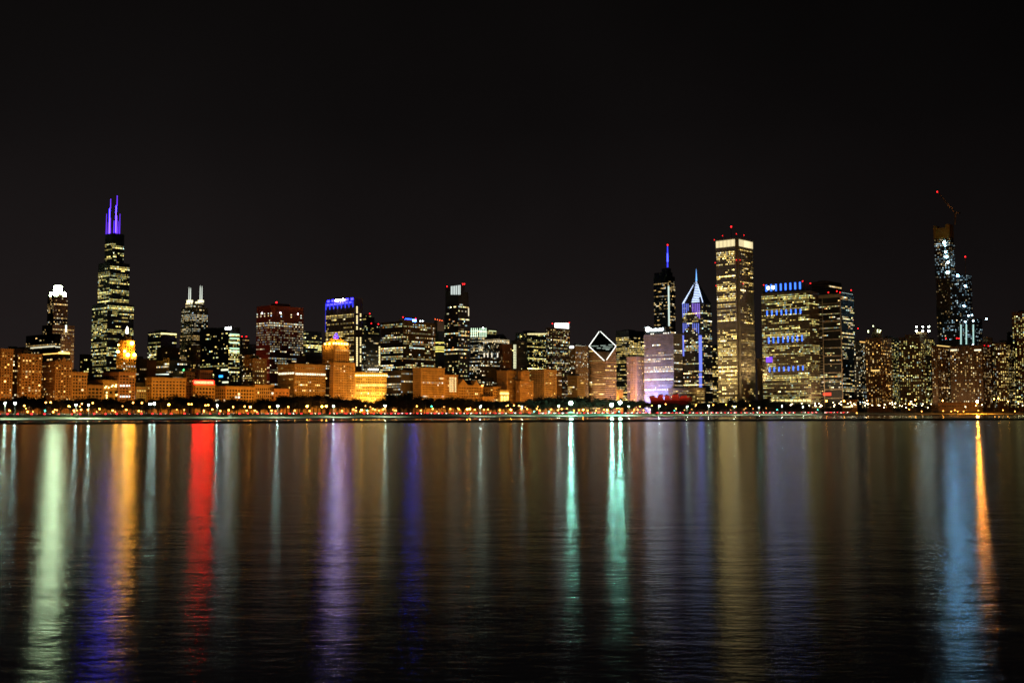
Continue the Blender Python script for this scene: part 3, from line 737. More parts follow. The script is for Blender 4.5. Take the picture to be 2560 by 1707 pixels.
simple('slim_orange_tower', 'slim orange tower with dark vertical window grooves', 1264, 1267, 1291, 927, 22, ST(STONE, p=.05, bw=3.2, fh=3.8, ww=.45, wh=.8, wall=(.44, .26, .12), span=(0, 0)), s_len=25)
d = avenue(1300, 2, 953)
b = Building('setback_apartments', 'orange apartment block with a round-shouldered upper storey', 'building', 1290, 1300, 1333, 953, d)
sa = ST(STONE, p=.06, bw=3.4, fh=3.6, wall=(.46, .28, .13)); b.block(sa)
b.block(sa, x0=-b.s * .75, x1=-b.s * .05, y0=b.n * .1, y1=b.n * .72, z0=b.H + .1, z1=b.zpx(930))
G().lathe(-b.s * .4, b.n * .41, [(b.n * .25, b.zpx(930)), (b.n * .25, b.zpx(926)), (b.n * .15, b.zpx(923))], 16).build('rounded_top', b.mat(sa), b.root)
b = simple('two_tone_block', 'dark brown block with a pale gridded front face left of the green star lamp', 1327, 1360, 1391, 925, 8, ST(STONE, p=.04, bw=4.2, fh=4.0, ww=.5, wh=.55, wall=(.50, .36, .22), S=0.02))
simple('brown_infill', 'brown annex behind the pale gridded front', 1384, 1388, 1404, 926, 40, ST(DARKB, p=.22, wall=(.16, .10, .06)), s_len=25)

# second row, middle
d = avenue(885, 300, 742)
b = Building('blue_crown_tower', 'tall tower with a blue-lit crown, white sign and yellow windows', 'building', 815, 885, 907, 745, d)
bc = ST(wall=(.22, .15, .13), fh=4.2, bw=3.0, ww=.82, wh=.52, p=.6, run=4, full=.14, dark=.14, fv=.8, pal='gold', L=1.25, pier=(1.2, 3, 1.0), span=(1.0, .25), unlit=False)
b.block(ST(bc, top=30, E=None))
stn = ST(bc, p=.0, wall=(.40, .30, .17))
BLUE = glow('royal_blue_light', (.05, .06, 1), 1.5); PBLUE = glow('pale_blue_light', (.022, .018, 1), 12)
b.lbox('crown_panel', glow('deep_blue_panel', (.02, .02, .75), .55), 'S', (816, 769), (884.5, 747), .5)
for k in range(7):
    xa = 818 + k * 9.3; yy = 762 - k * 1.1
    b.lbox('crown_lamp', PBLUE, 'S', (xa, yy - 1.2), (xa + 5.5, yy + 2), 1.2)
for xa, yy in ((819, 753), (829.5, 751.5), (866, 748), (878, 747)):
    b.lbox('crown_lamp', PBLUE, 'S', (xa, yy - 1.8), (xa + 5.5, yy + 2.8), 1.2)
for k in range(8):
    xa = 815.3 + k * 9.6; b.lbox('crown_fin', BLUE, 'S', (xa, 775 - k), (xa + .9, 760 - k), 1.5)
b.lbox('crown_fin', BLUE, 'S', (814.6, 830), (815.4, 757), 1.4)
word_sign(b, 'S', -1.8, [('IIIIIII', 0, .8), ('O', .82, 1)], (839.5, 752.5), (860, 747), glow('white_crown_sign', (1, .74, 1), 120))
EV = glow('stair_window', (1, .80, .36), 2.2, False)
for y in np.arange(766, 915, 4.55):
    if R.random() < .86 and not (832 < y < 842): b.lbox('stair_window', EV, 'E', (891, y), (893.8, y + 3), .35)
    if R.random() < (.3 if y < 842 else .85): b.lbox('stair_window', EV, 'E', (900, y), (902.6, y + 2.6), .35)
G().box(-b.s * .03, .4, .1, b.n * .12, 0, b.H + 1).build('stone_pier', b.mat(stn), b.root)
b.flood('E', (1, .72, .38), 120e3, 60, 60, 2, .6)

d = avenue(925, 600, 783)
b = Building('stepped_dark_tower', 'dark stepped tower with red lights right of the blue crown', 'building', 905, 916, 950, 806, d)
b.block(ST(GLASS, p=.25, pal='green'))
b.block(ST(GLASS, p=.45, pal='green'), x0=-b.s, x1=-b.s * .1, y0=0, y1=b.n * .62, z0=b.H + .1, z1=b.zpx(792), roof=False)
b.block(ST(GLASS, p=.3, pal='green'), x0=-b.s, x1=-b.s * .2, y0=0, y1=b.n * .4, z0=b.zpx(792) + .1, z1=b.zpx(785), roof=False)
b.beacon(924.5, 784, 1.5); b.beacon(928.5, 808.5, 1.5, y=-1); b.beacon(946, 810, 1.5, y=-1)
b = simple('blue_grey_office', 'blue-grey glass office with cool windows below the stepped tower', 905, 915, 955, 840, 250, ST(GLASS, p=.38, pal='white', L=.95, run=2, wall=(.05, .055, .06)))
for y in np.arange(866, 912, 4): b.lbox('stair_window', EV, 'E', (947, y), (950, y + 2.4), .3)

d = avenue(1008, 140, 802)
b = Building('brown_wide_tower', 'wide brown office tower with a blue rooftop sign', 'building', 952, 1008, 1088, 803, d)
def mid(bb, face, on, zb, fh, nf, nb):
    for j in range(nf):
        z = zb + (j + .5) * fh
        if z > bb.zpx(850): on[j] *= (RNG.random(nb) < .8) * .7
b.block(ST(DARKB, wall=(.10, .07, .045), p=.42, run=4, fv=.8, full=.08, dark=.12, pal='mix', fh=4.0, bw=3.2, pier=(.7, 1, .5), bandz=mid, L=1.6))
b.plant(.75, .98, .05, .3, 5, b.mat(ST(wall=(.3, .22, .1))))
word_sign(b, 'E', -4, [('III', 0, .30), ('IIIIIII', .34, 1)], (1014.5, 797.5), (1040, 803.5), glow('blue_white_letters', (.5, .6, 1), 6), glow('blue_sign_halo', (.008, .05, 1), 44))  # glowing panel added behind the letters for blue halo and water streak
for px in (1050.5, 1056.5):
    p = b.plane('E', -5, px, 802.5); o = G().ball(p, 1.0, 6, 4).build('roof_lamp', glow('white_facade_lamp', (.85, .95, 1), 14), b.root)
    G().tube((p.x, p.y, b.H), (p.x, p.y, p.z - .7), .15).build('rod', DARKM, o)
b.beacon(1007.5, 793, 1.2, y=b.n * .2); b.beacon(1039, 796, 1.2, y=b.n * .2)
b.lbox('lit_floor', glow('cyan_floor', (.7, 1, .95), 1.4, False), 'E', (1023, 868), (1061, 872), .3)

d = avenue(1094, 700, 800)
b = Building('tapered_tower', 'pale concrete tapered tower with four red roof lights', 'building', 1085, 1093, 1111, 800, d)
sm = mat('pale_concrete', (.36, .28, .22)); H1 = b.zpx(800)
x_, y_ = b.s, b.n
G().loft([[(-x_ * 1.05, -1, 0), (1, -1, 0), (1, y_ * 1.05, 0), (-x_ * 1.05, y_ * 1.05, 0)], [(-x_ * 1.05, -1, H1 * .5), (1, -1, H1 * .5), (1, y_ * 1.05, H1 * .5), (-x_ * 1.05, y_ * 1.05, H1 * .5)], [(-x_ * .95, y_ * .05, H1), (-x_ * .05, y_ * .05, H1), (-x_ * .05, y_ * .95, H1), (-x_ * .95, y_ * .95, H1)]]).build('wall', sm, b.root)
for k, px in enumerate((1088, 1093.5, 1099.5, 1105)): b.beacon(px, 798 + k * 1.2, 1.2, m=glow('orange_red_light', (1, .12, .03), 7))
fl = G()
for j in range(10): fl.box(-x_ * .98, -x_ * .02, -.9, .6, H1 * (.55 + .042 * j), H1 * (.55 + .042 * j) + 1.2)
fl.build('floor_band', mat('pale_concrete_dark', (.2, .15, .12)), b.root, 'stuff')
b.flood('E', (1, .75, .5), 60e3, 60, 150, 1, .9)
b = simple('black_box_tower', 'black tower with two yellow-lit floors beside the dark slim tower', 1087, 1096, 1114, 828, 220, ST(GLASS, p=.06, wall=(.01, .01, .01)))
YF = glow('yellow_floor', (1, .85, .18), 1.6, False)
for ya in (855, 866, 871, 877):
    b.lbox('lit_floor', YF, 'S', (1088, ya + 3), (1096, ya), .3); b.lbox('lit_floor', YF, 'E', (1096.3, ya), (1112, ya + 3), .3)

d = avenue(1150, 130, 712)
b = Building('slim_dark_tower', 'tallest slim black tower in the middle with white bars at its top', 'building', 1111, 1146, 1173, 786, d)
leg = ST(GLASS, p=.24, pal='mix', run=1.6, L=1.5, fv=.6, wall=(.014, .016, .018))
b.block(leg)
b.block(ST(leg, top=24, p=.2), x0=-b.s * .93, x1=-b.s * .0 - .3, y0=.3, y1=b.n * .95, z0=b.H + .1, z1=b.zpx(728), roof=False)
b.block(ST(leg, p=0), x0=-b.s * .93, x1=-.3, y0=.3, y1=b.n * .6, z0=b.zpx(728) + .1, z1=b.zpx(713), roof=False)
BAR = glow('white_crown_bar', (.88, 1, .95), 1.1)
for k in range(6):
    xa = 1128 + k * 4.15
    f_ = 'S' if xa < 1144 else 'E'
    b.lbox('crown_bar', BAR, f_, (xa, 736.5), (xa + 1.5, 715.5 - k * .5), .7, off=.3 if f_ == 'S' else -.3)
b.beacon(1117.5, 716, 1.3, y=0); b.beacon(1157, 710, 1.4, y=b.n * .3); b.beacon(1161, 710, 1.4, y=b.n * .3)
b.lbox('lit_window_column', glow('warm_white', (1, .85, .55), 1.2, False), 'E', (1170.5, 770), (1172.3, 790), .3)

b = simple('green_top_tower', 'pale green lit office crown right of the slim black tower', 1176, 1196, 1217, 821, 850, ST(GLASS, p=.6, pal='white', L=1.2, full=.2))
GT = glow('green_white_top', (.72, 1, .70), 1.8)
b.lbox('light_strip', GT, 'S', (1177, 829), (1196, 826.5), .5); b.lbox('light_strip', GT, 'E', (1196, 826), (1216, 829), .5)
for xa in (1178, 1183, 1188, 1193, 1199, 1204, 1209, 1214): b.lbox('light_fin', GT, 'S' if xa < 1195 else 'E', (xa, 842), (xa + 1.3, 820), .6)
p = b.plane('S', 3, 1208, 819.5); G().ball(p, 1.4, 6, 4).build('roof_lamp', glow('green_white_lamp', (.75, 1, .8), 30), b.root)
b = simple('green_low_tower', 'smaller green-lit flat tower behind the pediment tower', 1215, 1222, 1241, 823, 900, ST(GLASS, p=.5, pal='green'))
b.lbox('light_strip', glow('green_yellow_top', (.9, 1, .5), 1.3), 'E', (1222, 826), (1240, 829), .5)

d = avenue(1240, 600, 847)
b = Building('pediment_tower', 'office tower with lit cornice and four pointed pediments', 'building', 1208, 1240, 1273, 847, d)
b.block(ST(wall=(.32, .25, .16), p=.42, pal='white', fh=4.2, bw=3.4, ww=.45, wh=.6, run=1.5, L=1.5, pier=(.9, 2, .6), span=(.6, .2), unlit=False))
WB = glow('warm_cornice_light', (1, .84, .52), 1.9)
for ya, yb in ((848.5, 850.5), (853, 855.5)):
    b.lbox('light_strip', WB, 'S', (1208.5, yb), (1240, ya), .8); b.lbox('light_strip', WB, 'E', (1240, ya), (1272.5, yb), .8)
for f_ in 'SE':
    w = b.s if f_ == 'S' else b.n
    P = (lambda a, dd, z: (-b.s + a, -dd, z)) if f_ == 'S' else (lambda a, dd, z: (dd, a, z))
    zp = b.zpx(834)
    G().loft([[P(w * .08, .5, b.H + .5), P(w * .92, .5, b.H + .5), P(w * .5, .5, zp)], [P(w * .08, -w * .4, b.H + .5), P(w * .92, -w * .4, b.H + .5), P(w * .5, -w * .4, zp)]]).build('pediment', mat('pediment_metal', (.06, .05, .045)), b.root)
    for a0_, a1_ in ((.08, .5), (.92, .5)):
        G().tube(P(w * a0_, .8, b.H + .8), P(w * a1_, .8, zp + .3), .45).build('pediment_edge', mat('pale_trim3', (.7, .6, .5)), b.root)
for xa in (1210, 1219, 1229, 1243, 1252, 1262, 1270):
    b.lbox('column_light', glow('column_light', (1, .92, .72), 1.5, False), 'S' if xa < 1239 else 'E', (xa, 893), (xa + 1.6, 882), .7)
simple('dark_brick_tower', 'dark brown brick tower in front of the pediment tower', 1249, 1256, 1279, 861, 125, ST(BRICK, p=.16, wall=(.20, .09, .04), L=1.2, unlit=False))
simple('grey_infill_office', 'grey office with scattered white windows below the pediment tower', 1174, 1200, 1262, 897, 140, ST(DARKB, p=.35, pal='white', wall=(.14, .11, .08), run=1.4))
b = simple('stone_stair_tower', 'grey stone tower with one column of bright windows', 1278, 1292, 1317, 852, 210, ST(STONE, p=.06, wall=(.30, .24, .18), S=.3, bw=3.4, fh=4))
for y in np.arange(862, 922, 4.0): b.lbox('stair_window', glow('pale_yellow_window', (1, 1, .6), 2, False), 'S', (1283.5, y), (1290.5, y + 2.6), .4)
b = simple('dark_square_office', 'dark square office with bright top floor left of the white roof sign', 1289, 1318, 1366, 831, 340, ST(GLASS, p=.36, pal='green', run=1.6, L=1.4, wh=.46))
for k in range(13): b.lbox('lit_window', glow('top_floor_window', (1, .86, .40), 1.6, False), 'E', (1319 + k * 3.55, 833), (1321.2 + k * 3.55, 837), .3)
d = avenue(1380, 150, 819)
b = Building('white_sign_tower', 'tall gridded apartment tower with a glowing white box sign on the roof', 'building', 1365, 1380, 1424, 819, d)
b.block(ST(RESI, wall=(.16, .12, .09), p=.38, bw=4.0, fh=3.6, pier=(.5, 1, .6)))
SW_ = glow('white_box_sign', (1, .97, .88), 2.6)
for k in range(5):
    q0 = b.plane('E', -1, 1390 + k * 6.6, 819); q1 = b.plane('E', -1, 1395.7 + k * 6.6, 808)
    G().box(-5, -1, q0.y, q1.y, b.H + .8, q1.z).build('sign_glow_panel', SW_, b.root)
b.beacon(1381, 809, 1.3, y=b.n * .2); b.beacon(1423, 807, 1.3, y=b.n * .2)
b = simple('grey_apartment_tower', 'grey apartment tower with a bright roof edge right of the white box sign', 1424, 1438, 1470, 864, 30, ST(RESI, wall=(.22, .17, .12), p=.22, pal='white', bw=3.6))
b.lbox('roof_edge_light', glow('roof_edge_light', (.9, 1, .8), 3), 'E', (1438, 863.5), (1464, 865), .5); b.lbox('roof_sign', glow('roof_sign_white', (.9, .95, 1), 6), 'S', (1425, 870), (1434, 865), .8)
simple('grey_podium', 'low grey stone base beside the diamond-roofed tower', 1440, 1443, 1462, 940, 5, ST(STONE, p=.08, wall=(.26, .22, .16), bw=3.4), s_len=25)

# diamond-roofed tower
d = avenue(1513, 0, 907)
b = Building('diamond_tower', 'orange striped tower with a white-outlined diamond sloping roof', 'building', 1472.5, 1513, 1540, 869, d)
zA, zB, zC = b.zpx(905), b.plane('S', 0, 1473, 869).z, b.zpx(869)
bp = b.inv.inverted() @ Vector((-b.s, b.n, 0)); zT = CAMH + ray(1499, 828).z * bp.y - b.C.z; m_ = (zA + zT) / 2
cs = ST(wall=(.50, .36, .24), fh=4.1, bw=3.6, ww=1.0, wh=.46, p=.13, run=4, pal='gold', L=1.3, pier=(0, 1, 0), span=(2.0, .5), base=4, top=2)
G().loft([[(-b.s, 0, 0), (0, 0, 0), (0, b.n, 0), (-b.s, b.n, 0)], [(-b.s, 0, m_), (0, 0, zA), (0, b.n, m_), (-b.s, b.n, zT)]]).build('wall', b.mat(cs), b.root)
b.facades(cs, -b.s, 0, 0, b.n, 0, zA)
cs2 = ST(cs, mask=lambda f, t, z: z < (m_ + (zA - m_) * t if f == 'S' else zA + (m_ - zA) * t) - 2, base=0, top=0, unlit=True, p=.1)
b.facades(cs2, -b.s, 0, 0, b.n, zA + .5, m_)
b.flood('S', (1, .60, .30), 150e3, 60, 8, 2, .35, 120); b.flood('E', (1, .60, .30), 90e3, 60, 8, 2, .35, 120)  # added tan fill spots to brighten the dark body
G().quad((-b.s + .8, .8, m_ + .5), (-.8, .8, zA + .5), (-.8, b.n - .8, m_ + .5), (-b.s + .8, b.n - .8, zT + .3)).build('glass_roof', mat('roof_glass', (.012, .02, .022), .25), b.root)
TUBE = glow('white_diamond_tube', (.95, 1, .92), 3.2)
P0, P1, P2, P3 = Vector((-b.s, 0, m_)), Vector((0, 0, zA)), Vector((0, b.n, m_)), Vector((-b.s, b.n, zT))
for A, B, f0, f1 in ((P0, P1, 0, .93), (P1, P2, .12, 1), (P2, P3, 0, .96), (P3, P0, .05, 1)):
    G().tube(A + (B - A) * f0 + Vector((0, 0, .9)), A + (B - A) * f1 + Vector((0, 0, .9)), .48, n=6).build('light_tube', TUBE, b.root)
RW = glow('roof_window_light', (.8, 1, .85), .8, False)
for t, f0, f1 in ((.50, .05, .38), (.47, .55, .9), (.42, .3, .42), (.40, .50, .80), (.36, .62, .72), (.52, .45, .62), (.55, .75, .9)):
    a = P0 + (P3 - P0) * (t * .0) ; 
    for k in range(6):
        f = f0 + (f1 - f0) * k / 6
        cxy = Vector((-b.s * (1 - f), b.n * f, 0)); off_ = (t - .5) * .8
        c = cxy + Vector((-b.s * off_ * -1, b.n * off_ * -1, 0)) * -1
        x = min(-1.5, max(-b.s + 1.5, -b.s * (1 - f) - b.s * off_)); y = min(b.n - 1.5, max(1.5, b.n * f + b.n * off_))
        z = m_ + (zA - m_) * (1 + x / b.s) + (zT - m_) * 0 + (m_ - zA) * (y / b.n)
        G().box(x - 1, x + 1, y - 1, y + 1, z + .6, z + 1.3).build('roof_light', RW, b.root)
simple('low_orange_annex', 'tiny orange annex at the right foot of the diamond tower', 1543, 1546, 1557, 975, 6, ST(STONE, p=.06, wall=(.45, .28, .13)), s_len=12)
simple('yellow_window_tower', 'black office tower with yellow-lit middle floors behind the diamond tower', 1540, 1572, 1612, 826, None, ST(GLASS, p=.55, pal='gold', full=.1, run=4, wh=.46, top=14), depth=2640)
b = simple('orange_slab', 'slim orange slab with three lit stripes left of the blue-based office', 1567, 1591, 1610, 893, None, ST(STONE, p=.14, wall=(.52, .33, .18), bw=4, fh=3.6, ww=.4, E=3), depth=2520)
b.flood('S', (1, .5, .12), 260e3, 60, 10, 2, .4)

# ---- right group
d = 2960
b = Building('spired_glass_tower', 'glass tower with a blue and red lit spire behind the office row', 'building', 1634, 1672, 1687, 690, d)
tr = ST(GLASS, p=.27, pal='warm', run=2.2, L=1.3, wall=(.03, .032, .036))
b.block(ST(tr, top=12), poly=[(-b.s, 0), (-6, 0), (0, 6), (0, b.n), (-b.s, b.n)], roof=False)
b.block(ST(tr, p=0), x0=-b.s * .98, x1=-5, y0=2, y1=b.n * .9, z0=b.H + .1, z1=b.zpx(679), roof=False)
b.block(ST(tr, p=0), x0=-b.s * .55, x1=-6, y0=6, y1=b.n * .7, z0=b.zpx(679) + .1, z1=b.zpx(669), roof=False)
px_ = 1669
for y0_, y1_, m in ((668, 655, BLUE), (654.5, 633, glow('spire_blue', (.06, .08, 1), 3.5)), (632.5, 616, glow('spire_blue2', (.04, .05, 1), 2))):
    p0 = b.plane('S', b.n * .4, px_, y0_); p1 = b.plane('S', b.n * .4, px_, y1_)
    G().lathe(p0.x, p0.y, [(2.0 if y0_ > 650 else 1.4, p0.z), (1.5 if y0_ > 650 else 1.1, p1.z)], 8).build('spire', m, b.root)
p1 = b.plane('S', b.n * .4, px_, 612.5); G().ball(p1, 1.7, 6, 4).build('warning_light', RED, b.root)
G().lathe(p1.x, p1.y, [(.8, b.plane('S', b.n * .4, px_, 617).z), (.5, p1.z)], 6).build('spire_tip', DARKM, b.root)
b.lbox('edge_light', glow('cool_edge', (.8, 1, .9), 1.0, False), 'S', (1671.3, 815), (1673.2, 715), .6)

d = 2450
b = Building('blue_based_office', 'wide grey office washed violet blue at its base with a white sign', 'building', 1610, 1683, 1705, 834, d)
pr = ST(wall=(.42, .36, .33), fh=4.3, bw=3.0, ww=.5, wh=.48, p=.22, run=8, full=.14, dark=.40, fv=.9, pal='white', L=3.0, pier=(.9, 1, .5), span=(.9, .25))
b.block(pr)
b.flood('S', (.28, .32, 1), 190e3, 34, 4, 5, .22, 130, (0, .85))
b.flood('S', (1, .76, .62), 70e3, 90, 60, 2, .6, 130)
b.plant(0.0, .72, .1, .6, b.zpx(817) - b.H, mat('sign_wall', (.10, .11, .12)))
WS = glow('white_sign_letters', (.85, 1, 1), 14)
yo = b.n * .1 - .8
q = b.plane('S', yo, 1619.5, 823); r_ = 5.0
G().lathe(0, 0, [(r_ * .9, 0), (r_, .2), (r_, .6), (r_ * .9, .8)], 20).build('logo_disc', WS, b.root).matrix_local = Matrix.Translation((q.x, yo, q.z)) @ Matrix.Rotation(math.pi / 2, 4, 'X')
word_sign(b, 'S', yo, [('Prudential', 0, 1)], (1625, 828), (1657, 819), WS)
b.lbox('roof_strip', glow('white_sign_letters2', (.85, 1, 1), 3), 'S', (1611, 819.2), (1624, 818), .6, off=yo)
for px in (1628, 1633, 1660, 1665, 1671, 1688):
    p = b.plane('S', .5, px, 831.5); G().box(p.x - 1, p.x + 1, p.y - .6, p.y, b.H + 1, b.H + 3).build('roof_lamp', WROW, b.root)

d = 2560
b = Building('chevron_spire_tower', 'blue-lit tower with a striped chevron pyramid top and needle spire', 'building', 1706, 1757, 1778, 757, d)
tp = ST(GLASS, wall=(.12, .12, .15), p=.24, pal='mix', run=3, full=.06, fh=4.2, bw=3.0, wh=.45, pier=(.5, 2, .5))
b.block(tp, roof=False)
zA = b.zpx(697); W_, N_ = b.s, b.n
mx, my = -W_ * .5, N_ * .5
pyg = G(); pyg.loft([[(-W_, 0, b.H), (0, 0, b.H), (0, N_, b.H), (-W_, N_, b.H)], [(mx - .8, my - .8, zA), (mx + .8, my - .8, zA), (mx + .8, my + .8, zA), (mx - .8, my + .8, zA)]])
pyg.build('pyramid_roof', mat('pyramid_metal', (.07, .07, .09), .5), b.root)
CH = glow('chevron_strip', (.55, .68, 1), 3.2)
for k in range(13):
    t = .06 + k * .072; z = b.H + (zA - b.H) * t; h = 1.1
    f = 1 - t
    # south slope stripes in the right half, short steps along the left edge, and the east slope
    for a0_, a1_ in ((-.02, .52), (-1.0, -.86)) if k > 2 else ((-.1 + .0, .3), (-1.0, -.86)):
        xa = mx + W_ * .5 * f * a0_; xb = mx + W_ * .5 * f * (a1_ + .40 if a1_ > 0 else a1_); yy = my - N_ * .5 * f
        G().box(xa, xb, yy - .8, yy + .4, z, z + h).build('light_strip', CH, b.root)
for A in ((-W_, 0), (0, 0)):
    G().tube((A[0], A[1], b.H + 1), (mx, my, zA + .5), .5).build('edge_tube', CH, b.root)
p1 = b.plane('S', my, 1735, 673)
G().lathe(mx, my, [(1.6, zA - 2), (1.0, zA + 8), (.2, p1.z)], 8).build('needle_spire', glow('needle_blue', (.16, .42, 1), 2.2), b.root)
FIN = glow('blue_violet_fin', (.20, .26, 1), 1.1); FIN2 = glow('violet_fin', (.36, .20, 1), 1.0)
def fins(x0, x1, n, ya, yb, slope=0, m=FIN):
    for k in range(n):
        xx = x0 + (x1 - x0) * k / (n - 1)
        b.lbox('light_fin', m, 'S', (xx, yb + slope * k / (n - 1)), (xx + .75, ya), .9)
fins(1707, 1720, 4, 759, 793, -16); fins(1731, 1748, 5, 758, 780, 16, FIN2)
fins(1708, 1721, 4, 808, 832, -16); fins(1732, 1746, 4, 808, 822, 12, FIN)
fins(1748.5, 1753.5, 3, 838, 928); fins(1707.5, 1709, 2, 838, 890)
fins(1748.5, 1753.5, 3, 932, 968, 0, FIN)

simple('low_lit_podium', 'low wide office podium with warm window rows behind the red pavilion', 1671, 1740, 1762, 971, None, ST(STONE, wall=(.28, .20, .10), p=.55, run=5, pal='gold', fh=4, bw=3, L=1.3), depth=2400)
simple('yellow_window_slab', 'small tower of bright window rows just left of the tall white tower', 1777, 1790, 1801, 867, None, ST(GLASS, p=.62, pal='gold', L=1.5, run=3), depth=2660)

# tall white tower
d = 2400
b = Building('tall_white_tower', 'tallest square tower on the right with a bright white top band', 'building', 1784.5, 1843, 1884, 594, d)
ao = ST(wall=(.46, .38, .26), fh=4.15, bw=3.1, ww=.56, wh=.50, p=.50, run=3.0, fv=.7, full=.14, dark=.10, pal='gold', L=3.4, pier=(1.25, 1, .7), span=(1.1, .2), S=1.35, E=.45, top=22, cornice=.3)
c_ = 5.0
b.block(ST(ao, S=None, E=None), poly=[(-b.s + c_, c_), (-c_, c_), (-c_, b.n - c_), (-b.s + c_, b.n - c_)], roof=False)
b.facades(ao, -b.s + c_, -c_, 0, b.n, 0, b.H, 'S'); b.facades(ao, -b.s, 0, c_, b.n - c_, 0, b.H, 'E')
wm = b.mat(ao)
G().box(-b.s + c_, -c_, 0, c_ - .05, 0, b.H).build('wall', wm, b.root); G().box(-c_ + .05, 0, c_, b.n - c_, 0, b.H).build('wall', wm, b.root)
AT_ = glow('white_top_band', (1, .84, .46), 1.25)
for k in range(20):
    a = -b.s + c_ + (b.s - 2 * c_) * (k + .2) / 20; w = (b.s - 2 * c_) / 20 * .6
    G().box(a, a + w, -.75, -.05, b.H - 17, b.H - 3).build('top_light', AT_, b.root)
for k in range(20):
    a = c_ + (b.n - 2 * c_) * (k + .2) / 20; w = (b.n - 2 * c_) / 20 * .6
    G().box(.05, .75, a, a + w, b.H - 17, b.H - 3).build('top_light', AT_, b.root)
for px, py in ((1786, 600), (1806, 589.5), (1841, 585), (1860, 588)): b.beacon(px, py, .85, y=b.n * .2)
p0 = b.plane('S', b.n * .5, 1828, 590); p1 = b.plane('S', b.n * .5, 1828, 567)
mst = G().lathe(p0.x, p0.y, [(.9, b.H), (.5, p1.z)], 6).build('mast', STEEL, b.root); G().ball(p1, 1.6, 6, 4).build('warning_light', RED, mst)
for px, py, f_ in ((1788, 657, 'S'), (1841, 650, 'S'), (1850, 650, 'E'), (1858, 709, 'E'), (1790, 714, 'S')):
    p = b.plane(f_, -.8 if f_ == 'S' else .8, px, py); G().ball(p, .65, 6, 4).build('warning_light', RED, b.root)
b.flood('S', (1, .72, .34), 150e3, 95, 20, 2, .42, 110); b.flood('E', (1, .72, .38), 90e3, 42, 60, 2, .5, 140)  # added spots standing in for city glow on the walls

simple('orange_edge_slab', 'thin orange-lit slab between the tall white tower and blue-banded office', 1893, 1900, 1912, 897, None, ST(STONE, p=.05, wall=(.45, .26, .12)), depth=2480)

# blue-banded office
d = 2330
b = Building('blue_banded_office', 'broad lit office with blue crown bars and three bands of blue fins', 'building', 1903, 2022, 2046, 727, d)
bs = ST(wall=(.20, .15, .10), fh=4.0, bw=3.0, ww=.84, wh=.46, p=.72, run=3.5, fv=.6, full=.16, dark=.05, pal='green', L=1.3, pier=(.35, 3, .4), span=(1.1, .3), S=1.0, E=.35)
def bband(bb, face, on, zb, fh, nf, nb):
    for j in range(nf):
        z = zb + (j + .5) * fh
        for ya, yb in ((773, 791), (838, 862), (916, 931)):
            if bb.zpx(yb) < z < bb.zpx(ya): on[j] *= (RNG.random(nb) < .5) * .5
b.block(ST(bs, bandz=bband))
BB = glow('bright_blue_fin', (.04, .16, 1), 2.6)
z_ = b.H
G().box(-b.s * .98, -b.s * .10, 2, b.n * .8, z_ + .7, b.zpx(702)).build('crown_wall', mat('crown_dark', (.03, .03, .035)), b.root)
for k in range(8):
    px = 1914.5 + k * 12
    b.lbox('blue_fin', BB, 'S', (px, 729 - k * .9), (px + 3.3, 712 - k * 1.0), .9, off=1.9)
for base_y, h, drop, xo in ((783, 12, 0.7, 1917), (851, 15, .8, 1921), (924, 11, .6, 1923)):
    for k in range(8):
        px = xo + k * 11.9
        b.lbox('blue_fin', BB, 'S', (px, base_y + h / 2 - k * drop), (px + 2.3, base_y - h / 2 - k * drop), .9)
    for yy in (base_y - 3, base_y + 3):
        b.lbox('light_strip', glow('amber_strip', (1, .70, .28), 1.1, False), 'S', (xo, yy + .8), (xo + 92, yy - .8 - 5.5), .0 + .35) if False else None
EM = glow('white_emblem', (1, 1, .97), 9)
q = b.plane('S', 1.2, 1921, 720); r_ = 3.2
G().lathe(0, 0, [(r_ * .92, 0), (r_, .2), (r_, .6), (r_ * .9, .8)], 18).build('round_emblem', EM, b.root).matrix_local = Matrix.Translation((q.x, 1.2, q.z)) @ Matrix.Rotation(math.pi / 2, 4, 'X')
q = b.plane('S', 1.2, 1933, 719)
shield = [(-2.7, 3.1), (-2.7, -.6), (-1.6, -2.4), (0, -3.4), (1.6, -2.4), (2.7, -.6), (2.7, 3.1)]
sg = G(); sg.loft([[(q.x + x, 1.2, q.z + z) for x, z in shield], [(q.x + x, .3, q.z + z) for x, z in shield]]); sg.build('shield_emblem', EM, b.root)
b.beacon(1909, 712.5, 1.2, y=1); b.beacon(2006.5, 703, 1.4, y=2); b.beacon(2026, 708.5, 1.4, y=b.n * .4)
for k in range(5):
    x0 = -b.s + b.s * (.10 + .17 * k)
    p = b.plane('S', -1, 1910 + k * 24, 901)
b.lbox('violet_screen', glow('violet_screen', (.22, .06, 1), 1.2), 'S', (1915.5, 906), (1931, 892), .5)
lobby = glow('lobby_light', (1, .76, .28), 2.0)
for k in range(9): b.lbox('lobby_light', lobby, 'S', (1930 + k * 11, 1003.5), (1938.5 + k * 11, 999.5), .6)
b.flood('S', (1, .72, .36), 60e3, 80, 40, 2, .5, 120)

